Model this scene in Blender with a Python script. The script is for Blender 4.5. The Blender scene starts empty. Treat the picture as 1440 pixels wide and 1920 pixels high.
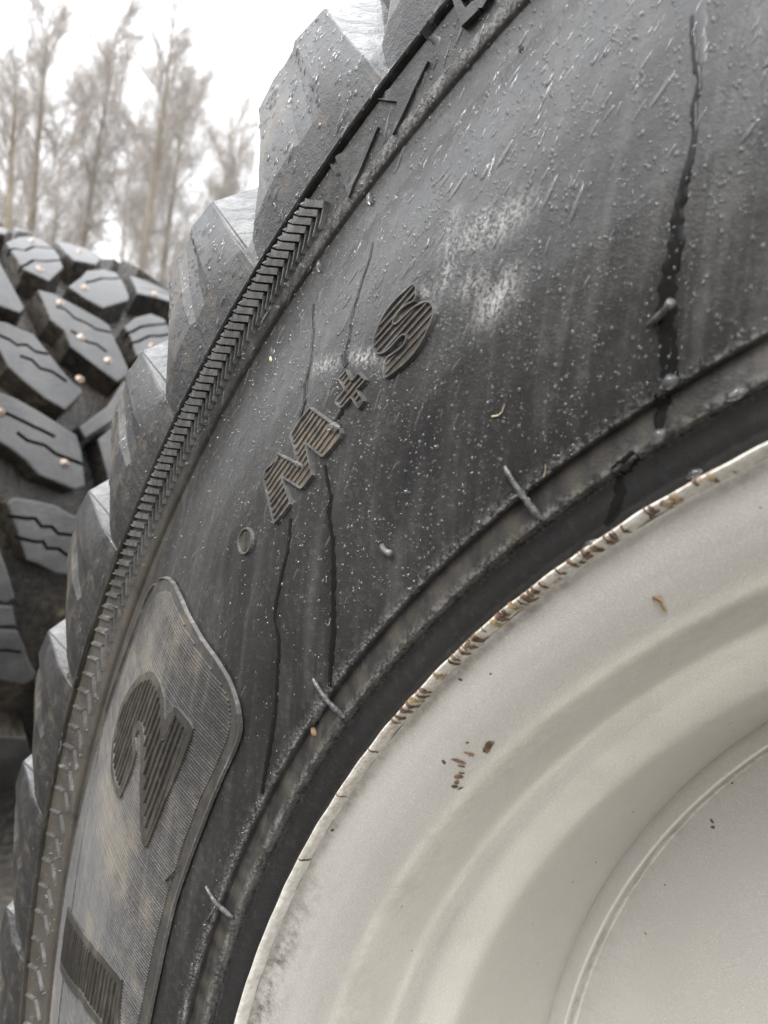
import bpy, bmesh, math, random
import numpy as np
from mathutils import Vector, Matrix

random.seed(7)
RNG = np.random.default_rng(11)
S = bpy.context.scene
COL = S.collection
RAD = math.radians

# ---------------------------------------------------------------- camera
CAM = np.array([-0.13208943552443844, -0.16662217050655623, 0.8378745823094416])
ROT = np.array([[0.7056534615822573, -0.16626072019493032, 0.6887746785321763],
                [0.6921627145498801, -0.04615001749812614, -0.7202645017435357],
                [0.15153865999999985, 0.9850012899999999, 0.08251355000000006]])
FPX = 1460.9                      # focal length in pixels of the 1440x1920 photograph
cd = bpy.data.cameras.new('camera')
cam = bpy.data.objects.new('camera', cd)
COL.objects.link(cam)
m4 = Matrix([list(ROT[i]) + [CAM[i]] for i in range(3)] + [[0, 0, 0, 1]])
cam.matrix_world = m4
cd.sensor_fit = 'VERTICAL'
cd.sensor_height = 7.5
cd.sensor_width = 5.625
cd.lens = 7.5 * FPX / 1920
cd.clip_start = 0.01
cd.clip_end = 2000
cd.dof.use_dof = True
cd.dof.focus_distance = 0.262
cd.dof.aperture_fstop = 3.4
S.camera = cam

# ---------------------------------------------------------------- sky, sun, exposure
SUN_EL, SUN_ROT = 44, 178          # behind the camera, veiled by cloud
W = bpy.data.worlds.new('World')
S.world = W
W.use_nodes = True
wn, wl = W.node_tree.nodes, W.node_tree.links
wn.clear()
sky = wn.new('ShaderNodeTexSky')
sky.sky_type = 'NISHITA'
sky.sun_disc = False
sky.sun_elevation = RAD(SUN_EL)
sky.sun_rotation = RAD(SUN_ROT)
sky.dust_density = 4
hs = wn.new('ShaderNodeHueSaturation')
hs.inputs['Saturation'].default_value = 0.15
mx = wn.new('ShaderNodeMixRGB')
mx.inputs[0].default_value = 0.72          # an even layer of cloud over the sky
# overcast cloud is about three times brighter overhead than at the horizon
tcw = wn.new('ShaderNodeTexCoord')
sxyz = wn.new('ShaderNodeSeparateXYZ')
mrw = wn.new('ShaderNodeMapRange')
mrw.inputs[1].default_value = 0; mrw.inputs[2].default_value = 1
mrw.inputs[3].default_value = 0; mrw.inputs[4].default_value = 1
cmx = wn.new('ShaderNodeMixRGB')
cmx.inputs[1].default_value = (10.5, 10.65, 10.9, 1)
cmx.inputs[2].default_value = (29.5, 30, 30.9, 1)
wl.new(tcw.outputs['Generated'], sxyz.inputs[0])
wl.new(sxyz.outputs['Z'], mrw.inputs[0])
wl.new(mrw.outputs[0], cmx.inputs[0])
wl.new(cmx.outputs[0], mx.inputs[2])
bg = wn.new('ShaderNodeBackground')
bg.inputs[1].default_value = 0.1
wo = wn.new('ShaderNodeOutputWorld')
wl.new(sky.outputs[0], hs.inputs['Color'])
wl.new(hs.outputs[0], mx.inputs[1])
wl.new(mx.outputs[0], bg.inputs[0])
wl.new(bg.outputs[0], wo.inputs[0])
sd = bpy.data.lights.new('sun', 'SUN')
sd.energy = 1.4
sd.angle = RAD(25)
sd.color = (1, 0.985, 0.96)
sun = bpy.data.objects.new('sun', sd)
COL.objects.link(sun)
az = RAD(SUN_ROT)
sdir = Vector((math.sin(az) * math.cos(RAD(SUN_EL)), math.cos(az) * math.cos(RAD(SUN_EL)), math.sin(RAD(SUN_EL))))
sun.rotation_euler = sdir.to_track_quat('Z', 'Y').to_euler()
sun.location = (0, 0, 20)
vs = S.view_settings
vs.view_transform = 'Standard'
vs.look = 'None'
vs.gamma = 1
vs.exposure = 0.92
vs.use_curve_mapping = False
S.cycles.use_denoising = True
S.cycles.max_bounces = 6


# ================================================================ helpers
def setp(o, label=None, cat=None, group=None, kind=None):
    if label: o['label'] = label
    if cat: o['category'] = cat
    if group: o['group'] = group
    if kind: o['kind'] = kind
    return o


def empty(name, loc=(0, 0, 0)):
    o = bpy.data.objects.new(name, None)
    o.empty_display_size = 0.05
    o.location = loc
    COL.objects.link(o)
    return o


def link(name, me, parent=None, mats=()):
    for m in mats:
        me.materials.append(m)
    o = bpy.data.objects.new(name, me)
    COL.objects.link(o)
    if parent is not None:
        o.parent = parent
        o.matrix_parent_inverse = Matrix.Identity(4)
        par, off = parent, Vector((0, 0, 0))
        while par is not None:
            off += Vector(par.location)
            par = par.parent
        o.location = -off            # meshes are written in world coordinates
    return o


def mesh(name, V, F, smooth=True, mat_idx=None):
    me = bpy.data.meshes.new(name)
    me.from_pydata([tuple(v) for v in V], [], [tuple(f) for f in F])
    if mat_idx is not None:
        me.polygons.foreach_set('material_index', np.asarray(mat_idx, dtype=np.int32))
    if smooth:
        me.polygons.foreach_set('use_smooth', np.ones(len(me.polygons), dtype=bool))
    me.update()
    return me


def mesh_np(name, V, F, smooth=True):
    """V (n,3), F (m,k) all faces of one size"""
    V = np.asarray(V, np.float32); F = np.asarray(F, np.int32)
    k = F.shape[1]
    me = bpy.data.meshes.new(name)
    me.vertices.add(len(V)); me.vertices.foreach_set('co', V.ravel())
    me.loops.add(F.size); me.loops.foreach_set('vertex_index', F.ravel())
    me.polygons.add(len(F))
    me.polygons.foreach_set('loop_start', np.arange(0, F.size, k, dtype=np.int32))
    if smooth:
        me.polygons.foreach_set('use_smooth', np.ones(len(F), dtype=bool))
    me.update(calc_edges=True)
    me.validate()
    return me


def sharp_by_angle(me, ang=35):
    me.set_sharp_from_angle(angle=RAD(ang))
    return me


def fattr(me, name, vals):
    a = me.attributes.new(name, 'FLOAT', 'POINT')
    a.data.foreach_set('value', np.asarray(vals, np.float32))


# ---------------------------------------------------------------- node helpers
class NT:
    def __init__(self, name):
        self.m = bpy.data.materials.new(name)
        self.m.use_nodes = True
        self.t = self.m.node_tree
        self.n, self.l = self.t.nodes, self.t.links
        self.n.clear()
        self.out = self.n.new('ShaderNodeOutputMaterial')
        self.co = self.n.new('ShaderNodeTexCoord').outputs['Object']

    def p(self, **kw):
        b = self.n.new('ShaderNodeBsdfPrincipled')
        for k, v in kw.items():
            self.set(b.inputs[k.replace('_', ' ')], v)
        self.l.new(b.outputs[0], self.out.inputs[0])
        return b

    def set(self, sock, v):
        if hasattr(v, 'is_linked') or isinstance(v, bpy.types.NodeSocket):
            self.l.new(v, sock)
        elif isinstance(v, tuple) and len(v) == 3 and sock.type == 'RGBA':
            sock.default_value = (*v, 1)
        else:
            sock.default_value = v

    def noise(self, scale, detail=4, rough=0.55, vec=None, stretch=None, dist=0.0):
        v = vec or self.co
        if stretch:
            mp = self.n.new('ShaderNodeMapping')
            mp.inputs['Scale'].default_value = stretch
            self.l.new(v, mp.inputs[0]); v = mp.outputs[0]
        t = self.n.new('ShaderNodeTexNoise')
        t.inputs['Scale'].default_value = scale
        t.inputs['Detail'].default_value = detail
        t.inputs['Roughness'].default_value = rough
        t.inputs['Distortion'].default_value = dist
        self.l.new(v, t.inputs['Vector'])
        return t.outputs['Fac']

    def voro(self, scale, feature='F1', rnd=1.0):
        t = self.n.new('ShaderNodeTexVoronoi')
        t.feature = feature
        t.inputs['Scale'].default_value = scale
        t.inputs['Randomness'].default_value = rnd
        self.l.new(self.co, t.inputs['Vector'])
        return t.outputs['Distance']

    def ramp(self, fac, a, b, lo=0.0, hi=1.0):
        r = self.n.new('ShaderNodeMapRange')
        r.interpolation_type = 'SMOOTHSTEP'
        self.set(r.inputs[0], fac)
        r.inputs[1].default_value = a; r.inputs[2].default_value = b
        r.inputs[3].default_value = lo; r.inputs[4].default_value = hi
        return r.outputs[0]

    def math(self, op, a, b=0.0, c=0.0):
        r = self.n.new('ShaderNodeMath'); r.operation = op
        self.set(r.inputs[0], a); self.set(r.inputs[1], b)
        if op == 'MULTIPLY_ADD': self.set(r.inputs[2], c)
        return r.outputs[0]

    def mix(self, fac, a, b):
        r = self.n.new('ShaderNodeMixRGB')
        self.set(r.inputs[0], fac)
        for s, v in ((r.inputs[1], a), (r.inputs[2], b)):
            self.set(s, v)
        return r.outputs[0]

    def attr(self, name):
        a = self.n.new('ShaderNodeAttribute'); a.attribute_name = name
        return a.outputs['Fac']

    def bump(self, h, strength=0.3, dist=0.001, prev=None):
        b = self.n.new('ShaderNodeBump')
        b.inputs['Strength'].default_value = strength
        b.inputs['Distance'].default_value = dist
        self.set(b.inputs['Height'], h)
        if prev is not None: self.l.new(prev, b.inputs['Normal'])
        return b.outputs[0]


# ---------------------------------------------------------------- materials
def rubber(name, dark=(.018, .0176, .0172), dusty=(.064, .0625, .060), mudc=(.12, .104, .08), rough=(.24, .43),
           attrs=False, mud=0.0, grain=0.35, amount=0.5):
    t = NT(name)
    big = t.noise(9, 5, .6)
    streak = t.noise(1.0, 5, .62, stretch=(190, 60, 16), dist=.6)
    fine = t.noise(420, 3, .6)
    mid = t.noise(60, 5, .65)
    d = t.math('MULTIPLY', t.ramp(big, .25, .75), amount)
    d = t.math('ADD', d, t.ramp(streak, .42, .72, 0, .45))
    d = t.math('ADD', d, t.ramp(fine, .45, .8, -.1, .35))
    col = t.mix(t.ramp(d, 0, 1.15), dark, dusty)
    r = t.ramp(t.math('ADD', t.math('MULTIPLY', mid, .6), t.math('MULTIPLY', streak, .5)), .3, .8, rough[0], rough[1])
    if attrs:
        du = t.math('MULTIPLY', t.attr('dust_and_edges'), t.ramp(t.math('ADD', t.math('MULTIPLY', t.noise(900, 4, .75), .85), t.math('MULTIPLY', t.noise(1.0, 5, .7, stretch=(420, 140, 60)), .5)), .58, .82))
        col = t.mix(du, col, (.50, .49, .47))
        mu = t.math('MULTIPLY', t.attr('mud'), t.ramp(mid, .3, .6, .35, 1))
        col = t.mix(mu, col, mudc)
        we = t.math('MULTIPLY', t.attr('wet'), t.ramp(streak, .35, .65, .3, 1))  # water streaks; in the bead channel this mask is painted shade
        col = t.mix(we, col, (.012, .012, .013))
        r = t.math('SUBTRACT', r, t.math('MULTIPLY', we, .18))
        r = t.math('ADD', r, t.math('MULTIPLY', du, .25))
    elif mud:
        mu = t.ramp(t.math('ADD', t.math('MULTIPLY', mid, .55), t.math('MULTIPLY', big, .5)), .62 - mud * .3, .78 - mud * .2)
        col = t.mix(t.math('MULTIPLY', mu, min(1, .5 + mud)), col, mudc)
    h = t.math('ADD', t.math('MULTIPLY', fine, .5), t.math('MULTIPLY', t.noise(1600, 2, .5), .4))
    h = t.math('ADD', h, t.math('MULTIPLY', streak, .8))
    nb = t.bump(h, grain, .0007)
    t.p(Base_Color=col, Roughness=r, Normal=nb, Specular_IOR_Level=.5)
    return t.m


M_TYRE = rubber('tyre_rubber', attrs=True)
M_LUG = rubber('lug_rubber', dark=(.011, .011, .0116), dusty=(.036, .0352, .0338), mudc=(.125, .105, .078), mud=.42, rough=(.33, .52), amount=.6, grain=.8)
M_BAND = rubber('band_rubber', dark=(.03, .03, .03), dusty=(.085, .082, .076), mudc=(.13, .115, .09), mud=.25, rough=(.36, .55), amount=.7)
M_MARK = rubber('mark_rubber', dusty=(.075, .074, .072), rough=(.25, .45))
M_RIB = rubber('highlit_rib_rubber', dark=(.045, .045, .045), dusty=(.13, .127, .12), mudc=(.15, .13, .10), mud=.2, rough=(.2, .38), amount=.7)  # rib highlights put into the colour; same rubber as the tyre
M_PANEL = rubber('panel_rubber', dark=(.034, .0325, .031), dusty=(.078, .072, .066), mudc=(.13, .112, .086), mud=.36, rough=(.26, .42), amount=.8)
M_NUM = rubber('numeral_rubber', dark=(.025, .023, .02), dusty=(.075, .067, .055), mud=.3, rough=(.45, .62))
M_EDGE = rubber('highlit_edge_rubber', dark=(.055, .053, .05), dusty=(.20, .195, .185), mud=.25, rough=(.25, .45))  # edge highlights put into the colour, paler than the tyre's rubber
M_DIRT = rubber('dirt_in_letters', dark=(.035, .027, .02), dusty=(.14, .108, .075), mudc=(.22, .17, .11), mud=.5, rough=(.6, .8))


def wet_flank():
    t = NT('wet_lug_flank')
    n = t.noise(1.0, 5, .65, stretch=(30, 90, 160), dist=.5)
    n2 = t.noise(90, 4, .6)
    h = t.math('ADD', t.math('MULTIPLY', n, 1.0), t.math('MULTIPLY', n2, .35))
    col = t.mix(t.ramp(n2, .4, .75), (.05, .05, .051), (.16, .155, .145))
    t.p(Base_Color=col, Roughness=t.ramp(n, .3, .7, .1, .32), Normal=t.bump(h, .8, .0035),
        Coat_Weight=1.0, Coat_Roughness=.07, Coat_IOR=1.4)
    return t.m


M_WETFLANK = wet_flank()


def tread2():
    t = NT('worn_tread_rubber')
    n = t.noise(14, 5, .6); f = t.noise(160, 4, .6)
    col = t.mix(t.ramp(n, .3, .7), (.036, .036, .037), (.08, .079, .078))
    col = t.mix(t.math('MULTIPLY', t.ramp(f, .55, .8), .4), col, (.18, .16, .13))
    t.p(Base_Color=col, Roughness=t.ramp(n, .3, .7, .3, .48), Normal=t.bump(f, .35, .003))
    return t.m


def muddy():
    t = NT('muddy_rubber')
    n = t.noise(11, 5, .65); f = t.noise(70, 5, .65)
    s = t.math('ADD', t.math('MULTIPLY', n, .6), t.math('MULTIPLY', f, .45))
    col = t.mix(t.ramp(s, .38, .66), (.010, .010, .010), (.05, .042, .032))
    col = t.mix(t.ramp(s, .6, .76), col, (.2, .165, .12))
    t.p(Base_Color=col, Roughness=t.ramp(f, .3, .7, .14, .5), Normal=t.bump(f, .6, .007))
    return t.m


M_TREAD2, M_MUDDY = tread2(), muddy()


def simple(name, c, rough=.5, metal=0.0, c2=None, scale=200, bump=.2, bd=.0005):
    t = NT(name)
    n = t.noise(scale, 4, .6)
    col = t.mix(t.ramp(n, .35, .65), c, c2 or tuple(x * .6 for x in c))
    t.p(Base_Color=col, Roughness=rough, Metallic=metal, Normal=t.bump(n, bump, bd))
    return t.m


M_SIPE = simple('sipe_dark', (.012, .012, .012), .8)
M_STUD = simple('stud_rusty_metal', (.42, .38, .33), .35, .8, (.13, .075, .05), 220)
M_CHIP = simple('rust_in_paint_chip', (.2, .125, .07), .8, 0, (.055, .034, .024), 500, .6, .0004)
M_CHIP_Y = simple('ochre_primer_chip', (.42, .32, .17), .7, 0, (.2, .13, .07), 600, .5, .0004)
M_STRAW = simple('dry_straw', (.55, .47, .3), .7)
M_LEAF = simple('dead_leaf', (.27, .19, .1), .7, 0, (.16, .1, .055))
M_NUB = simple('pale_rubber_nub', (.12, .12, .117), .16, 0, (.045, .045, .045), 700, .5)


def rim_paint():
    t = NT('silver_rim_paint')
    big = t.noise(7, 4, .6); spark = t.noise(1900, 2, .6); mid = t.noise(45, 5, .6); grit = t.noise(260, 5, .7)
    col = t.mix(t.ramp(big, .3, .7), (.59, .573, .528), (.65, .634, .592))
    col = t.mix(t.math('MULTIPLY', t.ramp(spark, .5, .7), .36), col, (.86, .84, .80))
    col = t.mix(t.math('MULTIPLY', t.ramp(spark, .48, .3), .24), col, (.42, .40, .37))
    scr = t.noise(1.0, 4, .7, stretch=(30, 30, 420))
    col = t.mix(t.math('MULTIPLY', t.ramp(scr, .64, .72), .22), col, (.40, .36, .30))
    col = t.mix(t.math('MULTIPLY', t.ramp(mid, .55, .8), .16), col, (.42, .37, .28))
    ru = t.math('MULTIPLY', t.attr('rust'), t.ramp(t.math('ADD', t.math('MULTIPLY', grit, .6), t.math('MULTIPLY', mid, .5)), .5, .75))
    col = t.mix(t.math('MULTIPLY', ru, .7), col, (.30, .21, .13))
    g = t.math('MULTIPLY', t.attr('grime_and_shade'), t.ramp(t.math('ADD', t.math('MULTIPLY', mid, .5), t.math('MULTIPLY', grit, .6)), .45, .68))
    col = t.mix(g, col, (.12, .105, .085))
    dots = t.ramp(t.noise(230, 1, .4), .79, .80)
    col = t.mix(t.math('MULTIPLY', dots, .85), col, (.05, .04, .035))
    t.p(Base_Color=col, Metallic=.52, Roughness=t.ramp(mid, .3, .7, .34, .44), Normal=t.bump(t.math('ADD', spark, t.math('MULTIPLY', grit, .4)), .22, .0006),
        Specular_IOR_Level=.5)
    return t.m


M_RIM = rim_paint()


def lip_paint():
    t = NT('worn_white_lip_paint')
    n = t.noise(90, 5, .7); f = t.noise(420, 4, .6)
    col = t.mix(t.ramp(f, .35, .7), (.68, .665, .62), (.52, .50, .44))
    col = t.mix(t.ramp(n, .6, .74, 0, .7), col, (.33, .25, .16))
    ru = t.math('MULTIPLY', t.attr('rust'), t.ramp(t.math('ADD', t.math('MULTIPLY', t.noise(700, 5, .7), .7), t.math('MULTIPLY', t.noise(140, 4, .6), .5)), .5, .72))
    col = t.mix(ru, col, t.mix(f, (.40, .25, .11), (.13, .08, .05)))
    t.p(Base_Color=col, Roughness=.55, Normal=t.bump(t.math('ADD', n, f), .5, .0008))
    return t.m


M_LIP = lip_paint()


def water():
    t = NT('water')
    tr = t.n.new('ShaderNodeBsdfTransparent'); tr.inputs[0].default_value = (.97, .97, .97, 1)
    gl = t.n.new('ShaderNodeBsdfGlossy'); gl.inputs['Roughness'].default_value = .03
    fr = t.n.new('ShaderNodeFresnel'); fr.inputs['IOR'].default_value = 1.5
    ms = t.n.new('ShaderNodeMixShader')
    t.l.new(fr.outputs[0], ms.inputs[0]); t.l.new(tr.outputs[0], ms.inputs[1]); t.l.new(gl.outputs[0], ms.inputs[2])
    df = t.n.new('ShaderNodeBsdfDiffuse'); df.inputs[0].default_value = (.75, .76, .78, 1)   # milky white standing in for bright glints in the drops
    m2 = t.n.new('ShaderNodeMixShader'); m2.inputs[0].default_value = .06
    t.l.new(ms.outputs[0], m2.inputs[1]); t.l.new(df.outputs[0], m2.inputs[2])
    t.l.new(m2.outputs[0], t.out.inputs[0])
    return t.m


M_WATER = water()


def film():
    t = NT('wet_film_on_rubber')
    n = t.noise(500, 3, .5)
    t.p(Base_Color=(.010, .0098, .0095), Roughness=.12, IOR=1.33, Specular_IOR_Level=.35, Normal=t.bump(n, .08, .0004))
    return t.m


M_FILM = film()
M_SHEET = simple('thin_water_sheet', (.03, .03, .033), .36, 0, (.02, .02, .022), 200, .15, .0004)
M_BARK = simple('glare_pale_bark', (.34, .29, .20), .9, 0, (.2, .17, .13), 12, .3, .01)  # sky glare on the trunks put into the colour
M_TWIG = simple('twigs', (.42, .38, .34), .9, 0, (.32, .29, .265), 3, 0, .01)  # haze over the far twigs put into the colour


def ground_mat():
    t = NT('wet_muddy_gravel')
    n = t.noise(1.3, 6, .6); f = t.noise(24, 6, .7); v = t.voro(38)
    col = t.mix(t.ramp(n, .35, .65), (.03, .026, .021), (.06, .052, .043))
    col = t.mix(t.ramp(f, .5, .75), col, (.11, .098, .084))
    h = t.math('ADD', f, t.math('MULTIPLY', v, .6))
    t.p(Base_Color=col, Roughness=t.ramp(n, .35, .6, .35, .85), Normal=t.bump(h, .7, .03))
    return t.m


M_GROUND = ground_mat()

# ================================================================ the setting: ground
gn = 90
gx = np.sinh(np.linspace(-5.2, 5.2, gn)) * 9
GX, GY = np.meshgrid(gx, gx)
GZ = 0.02 * np.sin(GX * 1.9) * np.cos(GY * 1.6) * (np.hypot(GX, GY) < 30) - .02
gv = np.c_[GX.ravel(), GY.ravel(), GZ.ravel()]
gi = np.arange(gn * gn).reshape(gn, gn)
gf = np.c_[gi[:-1, :-1].ravel(), gi[:-1, 1:].ravel(), gi[1:, 1:].ravel(), gi[1:, :-1].ravel()]
setp(link('ground', mesh_np('ground', gv, gf), None, [M_GROUND]), kind='structure',
     label='wet brown muddy gravel ground below the wheels')


# ================================================================ bare trees
def px_dir(x, y):
    d = np.array([(x - 720) / FPX, -(y - 960) / FPX, -1.0])
    return ROT @ d


def tube(V, F, P, Rr, sides=5):
    P = np.asarray(P, float); n = len(P)
    T = np.gradient(P, axis=0)
    T /= np.linalg.norm(T, axis=1)[:, None] + 1e-12
    a = np.cross(T, [0.31, 0.77, 0.55]); a /= np.linalg.norm(a, axis=1)[:, None] + 1e-12
    b = np.cross(T, a)
    base = len(V)
    for i in range(n):
        for k in range(sides):
            w = 2 * math.pi * k / sides
            V.append(P[i] + Rr[i] * (math.cos(w) * a[i] + math.sin(w) * b[i]))
    for i in range(n - 1):
        for k in range(sides):
            k2 = (k + 1) % sides
            F.append((base + i * sides + k, base + i * sides + k2, base + (i + 1) * sides + k2, base + (i + 1) * sides + k))


def grow(name, label, bx, tx, ty, dist, tr, nbr, spread, seed, low=.12, dens=1.0):
    """a bare tree: foot below pixel column bx, top at pixel (tx, ty), dist metres away"""
    rg = np.random.default_rng(seed)
    d0 = px_dir(bx, 560); d1 = px_dir(tx, ty)
    h0 = math.hypot(d0[0], d0[1]); h1 = math.hypot(d1[0], d1[1])
    p0 = np.array([CAM[0] + d0[0] / h0 * dist, CAM[1] + d0[1] / h0 * dist, -.15])
    p1 = CAM + d1 / h1 * dist
    H = p1[2] - p0[2]
    root = empty(name, tuple(p0))
    setp(root, label, 'tree', 'bare trees beyond the tyres')
    ts = np.linspace(0, 1, 14)
    wob = np.cumsum(rg.normal(0, .05, (14, 2)), axis=0) * H * .02
    wob -= wob[0]; wob -= ts[:, None] * wob[-1]
    P = p0 + ts[:, None] * (p1 - p0); P[:, :2] += wob
    V, F = [], []
    tube(V, F, P, 1.35 * tr * (1 - ts) ** .8 + .012, 8)
    link('trunk', mesh('trunk', V, F), root, [M_BARK])
    V, F = [], []; VT = []; 

    def at(t):
        i = min(12, int(t * 13)); f = t * 13 - i
        return P[i] * (1 - f) + P[i + 1] * f
    tips = []
    for k in range(nbr):
        t = low + (1 - low) * (k + rg.random()) / nbr
        t = min(t, .985)
        o = at(t)
        a = rg.random() * 2 * math.pi
        shape = min(1, .4 + 1.6 * (t - low)) * (1.16 - t) ** .45
        L = H * spread * .98 * shape * rg.uniform(.55, 1.2)
        up = rg.uniform(.9, 2.0)
        dirv = np.array([math.cos(a), math.sin(a), up]); dirv /= np.linalg.norm(dirv)
        n = 6
        pts = [o]
        for j in range(n):
            dirv = dirv + rg.normal(0, .12, 3) + np.array([0, 0, .06]); dirv /= np.linalg.norm(dirv)
            pts.append(pts[-1] + dirv * L / n)
        for j in range(2, n + 1):                       # side branches
            for _ in range(2):
                dd = dirv + rg.normal(0, .5, 3); dd /= np.linalg.norm(dd)
                sp = [pts[j]]
                for q in range(3):
                    dd = dd + rg.normal(0, .15, 3); dd /= np.linalg.norm(dd)
                    sp.append(sp[-1] + dd * L * .13)
                tube(V, F, sp, [.011, .009, .008, .005], 3)
                for q in sp[1:]: tips.append((q, dd.copy(), L))
        rr = np.linspace(max(.02, tr * .3 * (1.1 - t)), .010, n + 1)
        tube(V, F, pts, rr, 4)
        for j in range(1, n + 1):
            tips.append((pts[j], dirv.copy(), L))
    link('branches', mesh('branches', V, F), root, [M_TWIG])
    # fine twigs: thin three-sided slivers, real geometry
    vv, ff = [], []
    for (o, dv, L) in tips:
        for _ in range(int(7 * dens)):
            q = dv * .4 + rg.normal(0, .7, 3) + np.array([0, 0, .3]); q /= np.linalg.norm(q)
            l = L * rg.uniform(.15, .45)
            pa = o + dv * L * rg.uniform(-.1, .05); pb = o + q * l * .5
            q2 = q + rg.normal(0, .3, 3); q2 /= np.linalg.norm(q2)
            pc = pb + q2 * l * .5
            s = np.cross(q, rg.normal(0, 1, 3)); s /= np.linalg.norm(s) + 1e-9
            s2 = np.cross(q, s)
            w = .0022 * rg.uniform(.8, 1.5) * dist / 30
            b = len(vv)
            vv += [pa + s * w, pa - s * w * .5 + s2 * w, pa - s * w * .5 - s2 * w,
                   pb + s * w * .8, pb - s * w * .4 + s2 * w * .8, pb - s * w * .4 - s2 * w * .8, pc]
            ff += [(b, b + 1, b + 4), (b, b + 4, b + 3), (b + 1, b + 2, b + 5), (b + 1, b + 5, b + 4), (b + 2, b, b + 3), (b + 2, b + 3, b + 5),
                   (b + 3, b + 4, b + 6), (b + 4, b + 5, b + 6), (b + 5, b + 3, b + 6)]
    tw = link('twigs', mesh_np('twigs', vv, ff), root, [M_TWIG])
    tw['kind'] = 'stuff'
    return root


grow('bare_tree', 'thickest bare tree trunk, leaning right between the two wheels', 255, 326, 42, 34, .17, 60, .24, 1)
grow('bare_tree', 'bare tree with forked crown left of the thickest trunk', 130, 222, 50, 36, .12, 62, .25, 2)
grow('bare_tree', 'tall bushy bare tree with tallest crown near the photo edge', 55, 92, 28, 38, .16, 62, .27, 3)
grow('bare_tree', 'pale bare trunk at far left edge of the photo', 12, 32, 120, 33, .16, 62, .22, 4, dens=.8)
grow('bare_tree', 'slender bare tree just right of the thickest trunk', 295, 352, 165, 37, .12, 62, .26, 5)
grow('bare_tree', 'low brown bare tree beside the tyre lugs, rightmost of the trees', 372, 436, 240, 41, .09, 46, .33, 6, low=.05)
grow('bare_tree', 'hazy low bare tree half hidden by the shoulder lugs', 402, 466, 318, 44, .07, 40, .34, 12, low=.05, dens=.8)
grow('bare_tree', 'thin bare sapling between the forked tree and the thickest trunk', 232, 246, 250, 43, .07, 34, .3, 8, low=.06)
grow('bare_tree', 'short hazy shrubby bare tree behind the leftmost trunks', 95, 118, 255, 46, .07, 34, .34, 9, low=.05)

# unseen wood added behind the camera: a dense mass of stems to darken reflections
vv, ff = [], []
for _ in range(7000):
    a = RNG.uniform(RAD(-78), RAD(80))            # azimuth from -Y, away from the trees in the picture
    d = RNG.uniform(24, 46); h_ = RNG.uniform(5, 13)
    c = np.array([math.sin(a) * d, -math.cos(a) * d, -.1])
    t_ = np.array([math.cos(a), math.sin(a), 0]); n_ = np.array([-math.sin(a), math.cos(a), 0])
    w0 = RNG.uniform(.05, .16); lean = RNG.normal(0, .9, 2)
    b = len(vv)
    vv += [c - t_ * w0, c + t_ * w0, c + n_ * w0, c + np.array([lean[0], lean[1], h_])]
    ff += [(b, b + 1, b + 3), (b + 1, b + 2, b + 3), (b + 2, b, b + 3)]
setp(link('added_woodland', mesh_np('added_woodland', vv, ff), None, [M_TWIG]), 'unseen bare woodland added to darken reflections', 'woodland', kind='stuff')

# ================================================================ the near wheel
RC = 0.58                         # centre height; tyre faces -Y, axis along Y
TP = np.array([(.318, -.02), (.326, -.012), (.3312, -.0030), (.334, -.0012), (.3385, -.0002), (.3396, .0002), (.3402, .0034), (.3410, .0039),
               (.3460, .0038), (.3473, .0038), (.3479, .0066), (.3490, .0073), (.355, .0090), (.37, .0115), (.385, .0125), (.40, .0118),
               (.415, .0098), (.43, .0062), (.445, .0015), (.457, -.0033), (.4640, -.0046), (.4677, -.0045), (.4683, -.0035), (.4690, -.0030),
               (.4728, -.0027), (.4733, -.0031), (.4760, -.0030), (.4868, -.0024), (.4872, -.0037), (.4879, -.0037), (.4883, -.0008), (.4890, -.0002),
               (.4905, -.0008), (.4935, -.0019), (.499, -.0034), (.505, -.0054), (.510, -.0084), (.514, -.014)])


def zt(r):
    return np.interp(r, TP[:, 0], TP[:, 1])


def nrm(r):
    e = .0012
    s = (zt(r + e) - zt(r - e)) / (2 * e)
    s = np.clip(s, -.7, .7)
    n = np.sqrt(1 + s * s)
    return -s / n, 1 / n          # (radial, axial)


def bulge(r, a):
    p = np.degrees(a) % 360
    return .0034 * np.interp(p, [0, 66, 78, 150, 220, 360], [0, 0, 1, 1, 0, 0]) * np.clip((np.asarray(r) - .4745) / .011, 0, 1)


def P3(X, Y, h=0.0):
    """wheel-plane point (X up, Y to the left in the photo), lifted h above the tyre's side"""
    X = np.asarray(X, float); Y = np.asarray(Y, float)
    r = np.hypot(X, Y); a = np.arctan2(Y, X)
    nr, nz = nrm(r)
    z = zt(r) + h * nz
    r2 = r + h * nr + bulge(r, a)
    return np.stack([-r2 * np.sin(a), -z, r2 * np.cos(a) + RC], -1)


def hit(x, y, prof=zt, z0=0.0):
    """photograph pixel -> wheel-plane point on the wheel's side surface"""
    d = px_dir(x, y)
    z = z0
    for _ in range(40):
        t = (-z - CAM[1]) / d[1]
        q = CAM + t * d
        r = math.hypot(q[0], q[2] - RC)
        z = .6 * z + .4 * float(prof(r))
    return q[2] - RC, -q[0]


def hits(pts, **k):
    return [hit(x, y, **k) for x, y in pts]


def zoom(pts, ox, oy, s):
    return [(ox + x / s, oy + y / s) for x, y in pts]


FINE = np.concatenate([np.arange(16, 106, .18), np.arange(106, 376, 1.5)])


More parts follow.
